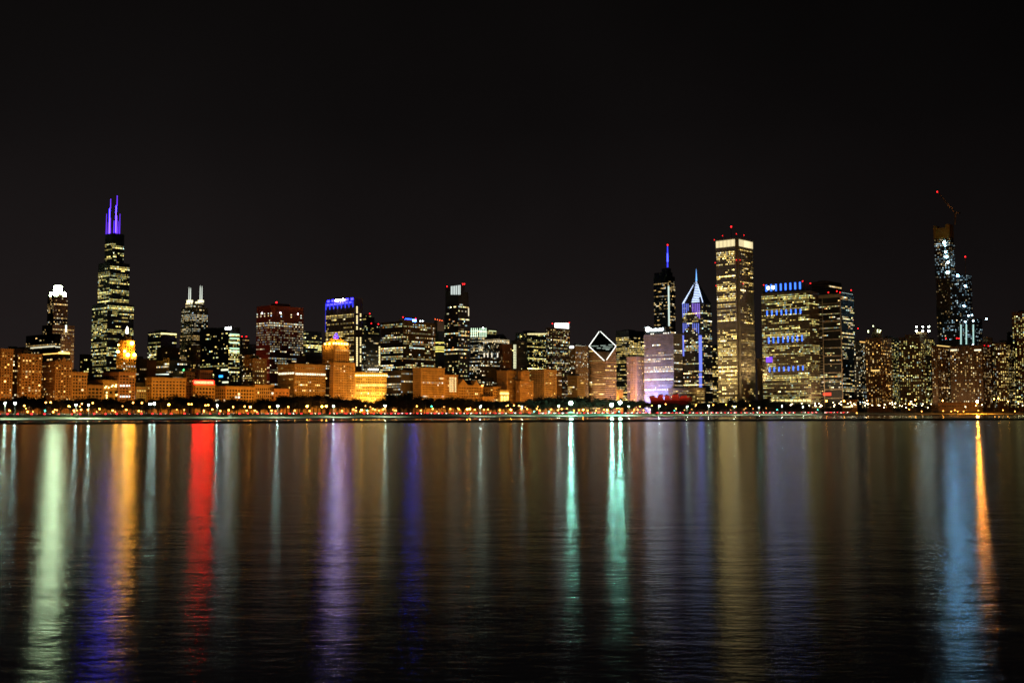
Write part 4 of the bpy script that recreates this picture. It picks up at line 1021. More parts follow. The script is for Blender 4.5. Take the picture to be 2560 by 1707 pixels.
simple('striped_back_tower', 'dark horizontally striped tower rising behind the blue-banded office', 2028, 2072, 2103, 703, None, ST(wall=(.22, .17, .13), fh=5.5, bw=4, ww=1, wh=.5, p=.05, run=2, pier=(0, 1, 0), span=(1.3, .6), L=1.2), depth=2720)
d = 2330
b = Building('frame_tower', 'pale concrete frame tower with dark glass bays and a black side', 'building', 2041, 2102, 2134, 736, d)
b.block(ST(GLASS, p=.16, pal='mix', run=3, E=1.8, wall=(.015, .015, .016), fh=3.6, bw=3.2))
FR = mat('frame_concrete', (.46, .36, .26))
def fbeam(name, x0, x1, z0, z1, d=.9): G().box(x0, x1, -d, -.1, z0, z1).build(name, FR, b.root)
fbeam('column', -b.s, -b.s + 2.6, 0, b.H, 1.0); fbeam('column', -b.s * .76 - .7, -b.s * .76 + .7, 0, b.H, .8); fbeam('column', -2.0, -.05, 0, b.H, 1.0)
fbeam('beam', -b.s, 0, b.H - 5, b.H + 1.2, 1.2)
for y in (757, 782, 803, 826, 847, 868, 889, 909, 931, 951, 973, 995):
    z = b.zpx(y); fbeam('beam', -b.s * .75, -2.1, z - .7, z + .7, .7)
z = 8
while z < b.H - 8:
    fbeam('rung', -b.s + 2.7, -b.s * .76 - .8, z - .35, z + .35, .5); z += 5.6
b.lbox('top_light', glow('cyan_floor', (.7, 1, .95), 1.4, False), 'E', (2104, 731.5), (2132, 736), .5)
for px, py in ((2041, 735), (2092, 728), (2100, 731), (2128, 725.5), (2071, 731)): b.beacon(px, py, 1.3, y=b.n * .1)
b.lbox('red_shop_light', glow('red_glow', (1, .05, .02), 1.2), 'S', (2058, 989), (2078, 981), .6)
b.flood('S', (1, .70, .38), 130e3, 60, 10, 2, .5, 120)

b = simple('corner_apartments', 'dark apartments with an orange roof beam right of the frame tower', 2134, 2149, 2167, 855, None, ST(RESI, p=.3, pal='white', wall=(.03, .03, .03)), depth=2310)
b.lbox('roof_beam', glow('orange_beam', (1, .55, .14), 1.5), 'E', (2149, 853), (2166, 857), .8); b.beacon(2145, 821, 1.3, y=2)
b = simple('cupola_apartments', 'brown balconied apartments topped by a small domed cupola', 2163, 2200, 2228, 845, None, ST(RESI, wall=(.22, .14, .08), p=.34, pal='orange', span=(.9, .8), L=1.5), depth=2260, plant=False)
G().lathe(-b.s * .5, b.n * .4, [(10, b.H), (10, b.zpx(833)), (7, b.zpx(826)), (5.5, b.zpx(820)), (2, b.zpx(815))], 14).build('cupola', mat('cupola_dark', (.10, .07, .05)), b.root, smooth=False)
for px, py in ((2170.5, 830), (2170.5, 827), (2194, 829), (2199, 830), (2194, 825), (2201, 826), (2183, 815)):
    p = b.plane('S', b.n * .2, px, py); o = G().ball(p, 1.0, 6, 4).build('cupola_lamp', glow('pale_green_lamp', (.9, 1, .55), 7), b.root)
b.lbox('light_strip', glow('amber_floor', (1, .66, .2), 1.6, False), 'S', (2178, 925), (2199, 927), .9)
simple('green_window_flats', 'apartment block of green-yellow windows right of the cupola block', 2203, 2218, 2245, 843, None, ST(RESI, p=.45, pal='green', wall=(.08, .07, .05)), depth=2340)
d = 2300
b = Building('stepped_apartments', 'stepped apartment tower with three bright white roof lamps', 'building', 2247, 2300, 2336, 842, d)
sr = ST(RESI, p=.34, pal='green', wall=(.14, .11, .07), L=1.4)
b.block(sr); b.block(ST(sr, p=.3), x0=-b.s * .72, x1=-b.s * .02, y0=1, y1=b.n * .6, z0=b.H + .1, z1=b.zpx(836))
G().box(-b.s * .2, -.6, 1.5, b.n * .5, b.zpx(836) + .7, b.zpx(829)).build('plant_room', b.mat(STONE), b.root)
for px in (2291, 2307, 2322):
    for py, r in ((816.5, 1.4), (827.5, 1.8)):
        p = b.plane('S', 0, px, py); o = G().ball(p, r, 8, 5, .8).build('roof_lamp', glow('cool_roof_lamp', (.85, 1, .85), 40), b.root)
        if py < 820: G().tube((p.x, p.y + 1.6, b.zpx(830)), (p.x, p.y + .4, p.z), .22).build('rod', DARKM, o)

# unfinished wavy tower
d = 2480
b = Building('unfinished_tower', 'tallest unfinished tower on the right lit by cool work lights', 'building', 2352, 2396, 2418, 800, d)
vi = ST(GLASS, wall=(.05, .05, .055), fh=4.0, bw=3.2, ww=.6, wh=.42, p=.32, pal='cool', run=1.2, fv=.4, full=0, L=.8, span=(.6, .5))
def stem(px0, pxc, px1, ytop, ybot, sty, off, n):
    """one stem of tapering stacked frusta between picture columns"""
    x0 = b.plane('S', off, px0, (ytop + ybot) / 2).x; x1 = b.plane('S', off, pxc, (ytop + ybot) / 2).x
    y1 = off + (x1 - x0) * .62; z0, z1 = b.zpx(ybot) if ybot < 1000 else 0, b.zpx(ytop)
    g = G()
    for k in range(n):
        za = z0 + (z1 - z0) * k / n; zb = z0 + (z1 - z0) * (k + 1) / n - .1
        f0, f1 = (0, 1.6) if k % 2 == 0 else (1.6, 0)
        g.loft([[(x0 + f0, off + f0, za), (x1 - f0, off + f0, za), (x1 - f0, y1, za), (x0 + f0, y1, za)], [(x0 + f1, off + f1, zb), (x1 - f1, off + f1, zb), (x1 - f1, y1, zb), (x0 + f1, y1, zb)]])
    g.build('stem', b.mat(sty), b.root, 'stuff')
    b.facades(ST(sty, base=1, top=1), x0, x1, off, y1, z0, z1)
    return x0, x1, y1, z0, z1
t1 = stem(2342, 2382, 2394, 590, 1010, ST(vi, p=.16, wall=(.12, .09, .06), pal='warm', L=.7), 14, 7)
stem(2380, 2424, 2435, 687, 1010, ST(vi, p=.28), 6, 6)
stem(2356, 2440, 2470, 797, 1010, ST(vi, p=.22, L=1), 0, 4)
x0, x1, y1, z0, z1 = t1
b.facades(ST(vi, p=.34, L=1.0, base=1, top=1), x0, x1, 14, y1, b.zpx(692), b.zpx(600), off=.8)
YW = mat('yellow_formwork', (.50, .28, .04), .7)
G().box(x0 - 1, x0 + 5, 13, y1, z1, b.zpx(557)).build('formwork', YW, b.root); G().box(x0 + 5.1, x1 - 9, 15, y1, z1, b.zpx(563)).build('formwork', YW, b.root); G().box(x1 - 8.9, x1, 13, y1, z1, b.zpx(556)).build('formwork', YW, b.root)
WL = glow('cool_work_light', (.28, .68, 1), 130); WL2 = glow('cool_work_light_small', (.55, .85, 1), 26)
for px, py, r in ((2361, 606, 2.0), (2364, 630, 1.6), (2366, 642, 2.2), (2370, 656, 1.7), (2369, 681, 2.2), (2394, 689, 1.7), (2363, 614, .9), (2413, 715, 1.2), (2410, 765, 1.3)):
    p = b.plane('S', 4, px, py); p.y = 12.5 if px < 2390 else 4.5
    q = b.plane('S', p.y, px, py); G().box(q.x - r, q.x + r, q.y - .5, q.y, q.z - r * .8, q.z + r * .8).build('work_light', WL, b.root)
for px, py in ((2413, 804), (2466, 797), (2430, 788), (2421, 789), (2432, 862), (2433, 802)):
    q = b.plane('S', -1, px, py); G().box(q.x - 1.2, q.x + 1.2, q.y - .5, q.y, q.z - 1, q.z + 1).build('work_light', WL2, b.root)
for y in np.arange(812, 862, 5):
    for px in (2401, 2414.5, 2432): b.lbox('lit_window', glow('teal_window', (.6, 1, .92), 1.3, False), 'S', (px, y), (px + 3, y + 3), .9)
ld = bpy.data.lights.new('formwork_light', 'SPOT'); ld.energy = 1.5e3; ld.color = (1, .7, .25); ld.spot_size = 1.3; ld.spot_blend = .8; ld.shadow_soft_size = 1
o = bpy.data.objects.new('formwork_light', ld); COL.objects.link(o); o.parent = b.root; o.location = ((x0 + x1) / 2, -22, z1 - 8)
o.rotation_euler = (Vector(((x0 + x1) / 2, 14, z1 + 14)) - Vector(o.location)).to_track_quat('-Z', 'Y').to_euler()
VB = b
# tower crane
cr_ = link('tower_crane', None); cr_.location = b.root.location; cr_.rotation_euler.z = GRID
tag(cr_, 'luffing tower crane with red tip lamp above the unfinished tower', 'crane')
CRM = mat('crane_yellow', (.45, .25, .08), .6)
def lattice(p, q, w, name):
    p = Vector(p); q = Vector(q); d_ = (q - p); n = max(3, int(d_.length / (w * 1.6))); dn = d_.normalized()
    a = dn.cross(Vector((0, 1, 0))).normalized(); c = dn.cross(a); g = G()
    cor = [(a * i + c * j) * w / 2 for i, j in ((-1, -1), (1, -1), (1, 1), (-1, 1))]
    for k in cor: g.tube(p + k, q + k, .30, n=4)
    for k in range(n):
        A = p + d_ * k / n; B = p + d_ * (k + 1) / n
        for j in range(4): g.tube(A + cor[j], B + cor[(j + 1) % 4], .12, n=3)
    return g.build(name, CRM, cr_, 'stuff')
pb = b.plane('S', 14, 2387, 562); pt = b.plane('S', 14, 2389, 533); tip = b.plane('S', 14, 2343, 480); ct = b.plane('S', 14, 2399, 531)
lattice(pb, pt, 2.2, 'mast'); lattice(pt, tip, 1.6, 'jib'); lattice(pt, ct, 2.0, 'counter_jib')
G().box(ct.x - 1.5, ct.x + 1.5, ct.y - 1.5, ct.y + 1.5, ct.z - 2.5, ct.z + .5).build('counterweight', DARKM, cr_)
G().box(pt.x - 1.6, pt.x + 1.6, pt.y - 2.6, pt.y - .8, pt.z - 2, pt.z + 1).build('cab', DARKM, cr_)
G().ball(tip, 1.5, 6, 4).build('warning_light', RED, cr_)
ld = bpy.data.lights.new('crane_fill_spot', 'SPOT'); ld.energy = 30e3; ld.color = (1, .5, .2); ld.spot_size = 1.6; ld.spot_blend = .8; ld.shadow_soft_size = .4  # added spot to bring out the jib, no lamp stands there
o = bpy.data.objects.new('crane_fill_spot', ld); COL.objects.link(o); o.parent = cr_; o.location = (pb.x - 12, pb.y - 16, pb.z)
o.rotation_euler = ((pt + tip) / 2 - Vector(o.location)).to_track_quat('-Z', 'Y').to_euler()
cr2 = link('construction_mast', None); cr2.location = b.root.location; cr2.rotation_euler.z = GRID
tag(cr2, 'thin lattice mast with a red lamp on the lower stem of the unfinished tower', 'mast')
pb = b.plane('S', 8, 2414, 687); pt = b.plane('S', 8, 2413, 642)
G().tube(pb, pt, .6, .4).build('pole', CRM, cr2); G().ball(pt, 1.3, 6, 4).build('warning_light', RED, cr2)

RIBL = lambda bb: (bb.flood('S', (1, .62, .30), 13e3, 40, 12, 2, .4, 130))  # added spots to bring out the wall ribs
# lakeshore apartment slabs at the right
b = simple('pier_apartments', 'apartment block with pale vertical ribs left of the unfinished tower base', 2328, 2342, 2376, 866, None, ST(RESI, p=.30, pal='warm', wall=(.20, .14, .09), pier=(1.6, 3, 1.0), fh=3.4), depth=2270)
b.lbox('roof_edge_light', glow('amber_floor', (1, .66, .2), 1.6, False), 'E', (2342, 864), (2375, 866), .7)
b.beacon(2365, 846, 1.3, y=4); RIBL(b)
b = simple('long_apartment_slab', 'long apartment slab with pale ribs below the unfinished tower', 2374, 2455, 2478, 864, None, ST(RESI, p=.30, pal='warm', wall=(.20, .14, .09), pier=(1.8, 4, 1.0), fh=3.4, bw=3.8), depth=2240)
RIBL(b); b.beacon(2392, 845.5, 1.3, y=4); b.beacon(2397, 846, 1.3, y=4)
for xa in (2374, 2432): b.lbox('lit_floor', glow('cream_floor', (1, .92, .6), 1.7, False), 'S', (xa + 2, 877), (xa + 22, 873), .4)
b = simple('crenel_apartments', 'apartment tower with a notched roof right of the unfinished tower', 2446, 2478, 2500, 855, None, ST(RESI, p=.38, pal='mix', wall=(.18, .13, .09), pier=(1.4, 3, .9)), depth=2290)
G().box(-b.s * .7, -b.s * .3, 2, b.n * .6, b.H + .6, b.zpx(842)).build('plant_room', b.mat(STONE), b.root)
RIBL(b); b.beacon(2461, 864, 1.2, y=-1); b.beacon(2471, 865, 1.2, y=-1)
simple('gold_window_flats', 'golden-windowed apartment block left of the tower at the right edge', 2488, 2514, 2534, 857, None, ST(RESI, p=.44, pal='gold', wall=(.16, .11, .07)), depth=2250)
simple('edge_tower', 'tall apartment tower cut off by the right edge of the picture', 2518, 2522, 2536, 830, None, ST(RESI, p=.12, pal='white', wall=(.08, .06, .05)), depth=2420)
b = simple('edge_tower', 'bright-windowed apartment tower at the very right edge', 2529, 2560, 2600, 780, None, ST(RESI, p=.42, pal='green', wall=(.16, .10, .06), L=1.4), depth=2300)
b = simple('low_white_terrace', 'long low white-lit terrace building near the orange shore lamp', 2346, 2440, 2456, 1007, None, ST(STONE, wall=(.4, .34, .28), p=.6, run=1.2, pal='white', fh=4, bw=3, L=1.0), depth=2140, plant=False)
simple('low_gold_lobby', 'low golden lobby building beside the frame tower', 2106, 2128, 2142, 1000, None, ST(STONE, wall=(.5, .35, .15), p=.8, run=5, pal='gold', fh=4, bw=3, L=2), depth=2200, plant=False)

# ------------------------------------------------------------------ avenue light: sodium lamps on the park side of the avenue
def avenue_point(t, w): return Vector((-853 + NORTH.x * t - EAST.x * w, 1242 + NORTH.y * t - EAST.y * w, 0))
k = 0
for t in np.arange(200, 1720, 47):
    p = avenue_point(t, -85); p.z = 16
    ld = bpy.data.lights.new('avenue_lamp_light', 'SPOT'); ld.energy = (62e3 if t < 620 else 84e3) * R.uniform(.7, 1.25); ld.color = (1, R.uniform(.38, .45), .06)
    ld.spot_size = math.radians(150); ld.spot_blend = .6; ld.shadow_soft_size = .8
    o = bpy.data.objects.new('avenue_lamp_light', ld); COL.objects.link(o); o.location = p
    q = avenue_point(t, 0); q.z = 50
    o.rotation_euler = (q - p).to_track_quat('-Z', 'Y').to_euler()

# ------------------------------------------------------------------ names of places along the shore, for labels
ZONES = [(-200, 105, 'left-edge brick hotels'), (105, 231, 'crowned tower'), (231, 343, 'black antenna tower'), (343, 470, 'flat orange hotel'), (470, 560, 'red rooftop sign'),
         (560, 640, 'black glass slab'), (640, 740, 'dark red tower'), (740, 826, 'white-lit arcade'), (826, 888, 'pyramid-roofed tower'), (888, 968, 'brightest yellow facade'),
         (968, 1050, 'blue rooftop sign'), (1050, 1112, 'square orange office'), (1112, 1175, 'slim black tower'), (1175, 1275, 'pediment tower'), (1275, 1365, 'dark square office'),
         (1365, 1425, 'white box sign'), (1425, 1472, 'grey apartment tower'), (1472, 1545, 'diamond-roofed tower'), (1545, 1610, 'slim orange slab'), (1610, 1706, 'blue-based office'),
         (1706, 1780, 'chevron-topped tower'), (1780, 1890, 'tallest white tower'), (1890, 2040, 'blue-banded office'), (2040, 2140, 'concrete frame tower'),
         (2140, 2245, 'domed cupola block'), (2245, 2335, 'stepped apartment tower'), (2335, 2420, 'unfinished tower'), (2420, 2500, 'orange shore lamp'), (2500, 2900, 'right-edge apartment tower')]
def zone(px):
    for a, b_, n in ZONES:
        if a <= px < b_: return n
    return ZONES[-1][2]
def number_labels(items, text, cat, group):
    """items: (px, object); text uses {z} and {o}"""
    by = {}
    for px, o in sorted(items, key=lambda i: i[0]): by.setdefault(zone(px), []).append(o)
    for z, os_ in by.items():
        for k, o in enumerate(os_):
            tail = '' if len(os_) == 1 else ', ' + ORD[min(k, len(ORD) - 1)] + ' from the left'
            tag(o, text.format(z=z) + tail, cat, group)

# ------------------------------------------------------------------ trees
BARK = mat('tree_bark', (.05, .038, .026), .95); TWIG = mat('tree_twigs', (.055, .042, .026), .95, var=.5, scale=1.2)
LAMPLIT_TWIG = mat('lamplit_pale_twigs', (.20, .20, .13), .95, var=.4, scale=2)  # twigs coloured paler to carry the lamp light on the lawn trees
def make_tree(seed, h, spread, leaves, twig):
    r = random.Random(seed); g = G(); tips = []
    g.tube((0, 0, -.5), (0, 0, h * .28), h * .026, h * .020, 6)
    for k in range(7):
        a = k * 2.4 + r.uniform(-.4, .4); L = h * r.uniform(.30, .5); up = r.uniform(.55, 1.1)
        p0 = Vector((0, 0, h * r.uniform(.2, .34))); d_ = Vector((math.cos(a) * spread, math.sin(a) * spread, up)).normalized()
        p1 = p0 + d_ * L; g.tube(p0, p1, h * .013, h * .006, 4)
        for j in range(3):
            d2 = (d_ + Vector((r.uniform(-.8, .8), r.uniform(-.8, .8), r.uniform(-.1, .7)))).normalized()
            p2 = p1 + d2 * h * r.uniform(.14, .28); g.tube(p1, p2, h * .006, h * .002, 3); tips.append(p2)
            tips.append(p1 + (p2 - p1) * .4)
    tr_ = g.mesh('trunk'); tr_.materials.append(BARK)
    c = G()
    for k in range(leaves):
        t = r.choice(tips); p = t + Vector((r.gauss(0, 1), r.gauss(0, 1), r.gauss(0, .8))) * h * .075
        s = h * r.uniform(.012, .038); n1 = Vector((r.gauss(0, 1), r.gauss(0, 1), r.gauss(0, 1))).normalized(); n2 = n1.cross(Vector((r.gauss(0, 1), r.gauss(0, 1), .3))).normalized()
        i = len(c.v); c.v += [tuple(p - n1 * s * 1.6), tuple(p + n1 * s * 1.6), tuple(p + n2 * s)]; c.f.append((i, i + 1, i + 2))
    cm = c.mesh('crown'); cm.materials.append(twig)
    return tr_, cm
KINDS = [make_tree(s, 16, sp, 1500, TWIG) for s, sp in ((1, .75), (2, .9), (3, 1.05), (4, .85), (5, 1.2))]
SMALL = [make_tree(s, 5, sp, 420, LAMPLIT_TWIG) for s, sp in ((11, 1.1), (12, 1.3), (13, 1.0))]
def plant_tree(kind, px, off, h, base_h, z=None):
    D = shore(px) + off; x = ray(px, 1036).x * D
    zz = float(np.interp(off, [14, 30, 60, 84, 114, 330, 480], [2.08, 2.4, 3.3, 4.3, 4.5, 5.2, 6.0])) if z is None else z
    root = link('park_tree', None); root.location = (x, D, zz - .05); root.rotation_euler.z = R.uniform(0, 6.28)
    s = h / base_h; root.scale = (s * R.uniform(.95, 1.2), s * R.uniform(.95, 1.2), s)
    link('trunk', kind[0], root); link('crown', kind[1], root)
    return root
def treetop(px): return float(np.interp(px, [0, 60, 150, 220, 330, 480, 560, 640, 700, 800, 860, 930, 1000, 1030, 1080, 1150, 1250, 1330, 1420, 1500, 1600, 1625, 1735, 1800, 1900, 1990, 2030, 2100],
                                        [1000, 993, 993, 990, 997, 990, 994, 1002, 992, 984, 990, 996, 984, 983, 992, 994, 1000, 995, 989, 992, 993, 1003, 1004, 1000, 996, 1000, 1006, 1016]))
T = []
for row, (off, step, f) in enumerate(((128, 21, .80), (165, 24, .92), (215, 27, 1.0), (285, 30, 1.03))):
    px = -30 + row * 9
    while px < (2015 if row < 3 else 1960):
        D = shore(px) + off; hor = 1036 + (1280 - px) * math.tan(ROLL)
        top = treetop(px) + R.uniform(-2, 6)
        h = (CAMH - 4.6) + (hor - top) * D / F
        if R.random() < .93: T.append((px, plant_tree(R.choice(KINDS), px, off + R.uniform(-10, 10), max(6, h * f * R.uniform(.78, 1.14)), 15.5)))
        px += step * R.uniform(.75, 1.3)
for px, top in ((2060, 1013), (2082, 1010), (2234, 1014), (2262, 1001), (2300, 1006), (2330, 1003), (2338, 1008)):
    D = shore(px) + 60; h = (hor - top) * D / F
    T.append((px, plant_tree(R.choice(KINDS), px, 60, max(7, (1030 - top) * D / F), 17.5, 4.3)))
number_labels(T, 'dark bare park tree below the {z}', 'tree', 'trees of the lakefront park')
T = []
for px in (28, 46, 64, 152, 172, 190, 208, 228, 318, 332, 350, 368, 386, 402, 497, 515, 532, 548, 655, 672, 690, 828, 842, 856, 872, 886, 760, 1205, 1222, 1240, 1258, 1276, 1998):
    T.append((px, plant_tree(R.choice(SMALL), px + R.uniform(-3, 3), R.uniform(34, 62), R.uniform(3.2, 4.9), 5.5)))
number_labels(T, 'small pale lamp-lit tree on the lawn below the {z}', 'tree', 'small trees on the lawn')

# ------------------------------------------------------------------ lamps
POLE = {}
gp = G(); gp.lathe(0, 0, [(.16, 0), (.16, .02), (.11, .1), (.08, 1.0)], 6); POLEM = gp.mesh('pole'); POLEM.materials.append(STEEL)
def head_mesh(m, r, flat=.8):
    g = G(); g.ball((0, 0, 0), r, 8, 5, flat); me = g.mesh('lamp_head'); me.materials.append(m); return me
def arm_mesh():
    g = G(); g.box(-.9, .9, -.06, .06, -.06, .06); me = g.mesh('arm'); me.materials.append(STEEL); return me
ARM = arm_mesh()
def lamp(name, px, py, off, head, z0=None):
    D = shore(px) + off; p = at(px, py, D)
    g0 = float(np.interp(off, [0, 5, 14, 30, 60, 84, 114, 330], [1.2, 1.5, 2.08, 2.4, 3.3, 4.4, 4.5, 5.2])) if z0 is None else z0
    root = link(name, None); hgt = max(2.6, p.z - g0); root.location = (p.x, p.y, g0)
    po = link('pole', POLEM, root); po.scale = (1, 1, hgt)
    ar = link('arm', ARM, root); ar.location = (0, 0, hgt - .1)
    hd = link('lamp_head', head, root); hd.location = (0, -.2, hgt)
    return root
H_OR = head_mesh(glow('sodium_lamp', (1, .40, .06), 26), .60); H_ORB = head_mesh(glow('sodium_lamp_bright', (1, .40, .05), 70), .92); H_ORS = head_mesh(glow('sodium_lamp_small', (1, .44, .10), 12), .42)
H_W = head_mesh(glow('mercury_lamp', (.66, 1, .78), 620), .45); H_WB = head_mesh(glow('mercury_lamp_bright', (.66, 1, .80), 150), .85)
H_G = head_mesh(glow('green_flood_lamp', (.36, 1, .70), 640), 1.9, 1.0); H_SP = head_mesh(glow('shore_sodium_lamp', (1, .29, .018), 2900), 1.75, 1.0)
H_PW = head_mesh(glow('warm_white_lamp', (1, .80, .45), 24), .58)
ORANGE = """115,1006 127,1005.5 23.5,1026 61,1014 69,1029 133,1032 172,1015 185,1026 205,1009 203,1024 220,1024 232,1007 282,1026 333,1006.5 355,1007 316,1024 347,1027 249,1022
472,1010 479,1010 514,1013 521,1012 510,1026 531,1023 551,1027 572,1025 583,1017 612,1016 617,1026 637,1026 674,1017 721,1017 679,1026 737,1026 774,1027 855,1027 883,1023 890,1026 938,1024 947,1026 958,1023 932,1022
990,1026 1052,1026 1042,1015 1082,1022 1126,1022 1148,1023 1187,1024 1210,1024 1220,1023 1249,1025 1303,1022 1318,1022 1270,1013 1285,1013 1297,1014
1342,1022 1349,1026 1378,1023 1395,1025 1404,1022 1417,1021 1435,1026 1447,1025 1469,1026 1490,1026 1510,1024 1586,1024 1594,1024 1609,1025 1625,1024 1630,1014 1664,1010 1600,1016 1740,1012 1783,1012 1815,1011 1875,1013 1690,1021"""
items = []
for s_ in ORANGE.split():
    x, y = map(float, s_.split(',')); items.append((x, lamp('street_lamp', x, y, R.uniform(104, 116), H_OR)))
number_labels(items, 'orange street lamp among the park trees below the {z}', 'street lamp', 'orange park street lamps')
items = []
for x, y in ((422, 1011), (626, 1017), (768, 1015), (805, 1016), (816, 1015), (904, 1025), (1168, 1023), (1174, 1022), (1277, 1024), (1458, 1024), (1518, 1025)):
    items.append((x, lamp('street_lamp', x, y, 106, H_ORB)))
number_labels(items, 'extra bright orange park lamp below the {z}', 'street lamp', 'bright orange park lamps')
items = []
for k in range(44):
    x = R.uniform(0, 1980); y = R.uniform(1014, 1032); items.append((x, lamp('park_lamp', x, y, R.uniform(115, 122), H_ORS)))
number_labels(items, 'tiny amber footpath lamp below the {z}', 'park lamp', 'tiny amber footpath lamps')
items = []
for x, y in ((190, 1012), (543, 1013), (694, 1014), (834, 1015), (963, 1014), (1201, 1016), (1305, 1016), (1397, 1014), (1572, 1016), (1648, 1015), (1718, 1016), (1772, 1014), (1836, 1016), (1898, 1018), (1955, 1016), (2008, 1017), (13, 1007), (222, 1012)):
    items.append((x, lamp('lakefront_lamp', x, y, 24, H_W)))
for x, o_ in items:
    ld = bpy.data.lights.new('lamp_light', 'SPOT'); ld.energy = 30e3; ld.color = (.80, 1, .62); ld.spot_size = math.radians(165); ld.spot_blend = .3; ld.shadow_soft_size = .4
    l_ = bpy.data.objects.new('lamp_light', ld); COL.objects.link(l_); l_.parent = o_; l_.location = (0, -1.2, 11)
number_labels(items, 'tall white lakefront lamp post on the lawn below the {z}', 'street lamp', 'white lakefront lamp posts')
items = []
for x, y in ((38, 1008), (376, 1010), (386, 1009)):
    items.append((x, lamp('lakefront_lamp', x, y, 26, H_WB)))
number_labels(items, 'dazzling white lakefront lamp below the {z}', 'street lamp', 'dazzling white lakefront lamps')
items = []
for x, y in ((1427, 1007.5), (1529, 1012), (1550, 1006)):
    items.append((x, lamp('green_floodlight_mast', x, y, 22, H_G)))
number_labels(items, 'blazing green-white floodlight mast on the shore below the {z}', 'floodlight', 'green-white floodlight masts')
o = lamp('shore_lamp', 2443, 1003.5, 14, H_SP); tag(o, 'single blazing orange shore lamp at the right edge of the harbour', 'street lamp')
items = []
for x, y in ((2066, 1002), (2110, 1002), (2168, 1001), (2274, 1009), (2288, 999), (2357, 1001), (2485, 997), (2496, 996), (2520, 1003)):
    items.append((x, lamp('street_lamp', x, y, 45, H_ORB, 4)))
number_labels(items, 'tall orange shore lamp below the {z}', 'street lamp', 'tall orange lamps at the right shore')
items = []
for x, y in ((2304, 1028), (2378, 1028), (2394, 1028), (2409, 1028), (2446, 1026), (2273, 1023), (2358, 1027), (2387, 1025), (2507, 1025), (2537, 1028), (2142, 1034)):
    items.append((x, lamp('harbour_lamp', x, y, 8, H_OR, 1.65)))
number_labels(items, 'low orange harbour-edge lamp below the {z}', 'street lamp', 'low orange harbour lamps')
items = []
for k in range(56):
    x = R.uniform(1975, 2290) if k < 46 else R.uniform(2250, 2560); y = R.gauss(1013, 3.6) if x < 2060 else R.gauss(1011, 3.2)
    items.append((x, lamp('plaza_lamp', x, min(1022, y), R.uniform(30, 70), H_PW, 4)))
number_labels(items, 'white plaza lamp in the bright cluster below the {z}', 'street lamp', 'white plaza lamps')

# traffic signals
gsig = G(); gsig.box(-.3, .3, -.25, .25, -.9, .9); SIGB = gsig.mesh('signal_box'); SIGB.materials.append(DARKM)
SIGL = head_mesh(glow('green_signal', (.05, 1, .62), 24), .5)
items = []
for x, y in ((113, 1026), (918, 1025), (1079, 1015), (1336, 1028), (1373, 1028), (1547, 1029), (1686, 1026), (1943, 1024), (2044, 1024)):
    D = shore(x) + 100; p = at(x, y, D); root = link('traffic_signal', None); root.location = (p.x, p.y, 4.6); h = max(3, p.z - 4.6)
    po = link('pole', POLEM, root); po.scale = (1, 1, h); bx_ = link('signal_box', SIGB, root); bx_.location = (0, 0, h); le = link('green_lens', SIGL, root); le.location = (0, -.3, h - .2)
    items.append((x, root))
number_labels(items, 'traffic signal showing green on the lakefront road below the {z}', 'traffic light', 'green traffic signals')

# ------------------------------------------------------------------ cars on the lakefront road
def car_body():
    prof = [(-2.2, .35), (-2.25, .8), (-1.9, .95), (-1.3, 1.0), (-.7, 1.45), (.8, 1.48), (1.5, 1.0), (2.15, .92), (2.25, .6), (2.2, .35)]
    return G().loft([[(x, -.85, z) for x, z in prof], [(x, -.9, z) for x, z in prof], [(x, .9, z) for x, z in prof], [(x, .85, z) for x, z in prof]])
CARC = [mat('car_' + n, c, .35) for n, c in (('white', (.6, .6, .6)), ('black', (.02, .02, .02)), ('silver', (.35, .36, .38)), ('red', (.3, .03, .02)))]
CARN = ['white', 'black', 'silver', 'red']; BODYM = []
for m in CARC:
    me = car_body().mesh('body'); me.materials.append(m); BODYM.append(me)
gw = G(); gw.loft([[(.33 * math.cos(a), -.1, .33 * math.sin(a)) for a in np.linspace(0, 2 * math.pi, 10, endpoint=False)], [(.33 * math.cos(a), .1, .33 * math.sin(a)) for a in np.linspace(0, 2 * math.pi, 10, endpoint=False)]])
WHEELM = gw.mesh('wheel'); WHEELM.materials.append(mat('tyre', (.015, .015, .015)))
gl = G(); gl.box(-.12, .12, -.22, .22, -.13, .13); HEADM = gl.mesh('headlight'); HEADM.materials.append(glow('headlight', (1, .88, .80), 28))
gl = G(); gl.box(-.12, .12, -.26, .26, -.15, .15); TAILM = gl.mesh('taillight'); TAILM.materials.append(glow('taillight', (1, .02, .03), 24))
def add_car(px, off, north, ci):
    D = shore(px) + off; D2 = shore(px + 10) + off
    p = Vector((ray(px, 1036).x * D, D, 4.63)); q = Vector((ray(px + 10, 1036).x * D2, D2, 4.63)); a = math.atan2(q.y - p.y, q.x - p.x) + (0 if north else math.pi)
    root = link('car', None); root.location = p; root.rotation_euler.z = a
    link('body', BODYM[ci], root)
    for x in (-1.4, 1.4):
        for y in (-.82, .82): link('wheel', WHEELM, root).location = (x, y, .33)
    for y in (-.6, .6):
        link('headlight', HEADM, root).location = (2.22, y, .72); link('taillight', TAILM, root).location = (-2.24, y, .78)
    return root
items = {}
px = 4.0
while px < 2120:
    ci = R.randrange(4)
    items.setdefault((ci, 'n'), []).append((px, add_car(px, R.choice((88, 92)), True, ci)))
    if R.random() < (.15 if px < 640 else .85): ci = R.randrange(4); items.setdefault((ci, 's'), []).append((px + 9, add_car(px + 9, R.choice((105, 110)), False, ci)))
    px += R.uniform(6, 12) * F / (shore(px) + 95)
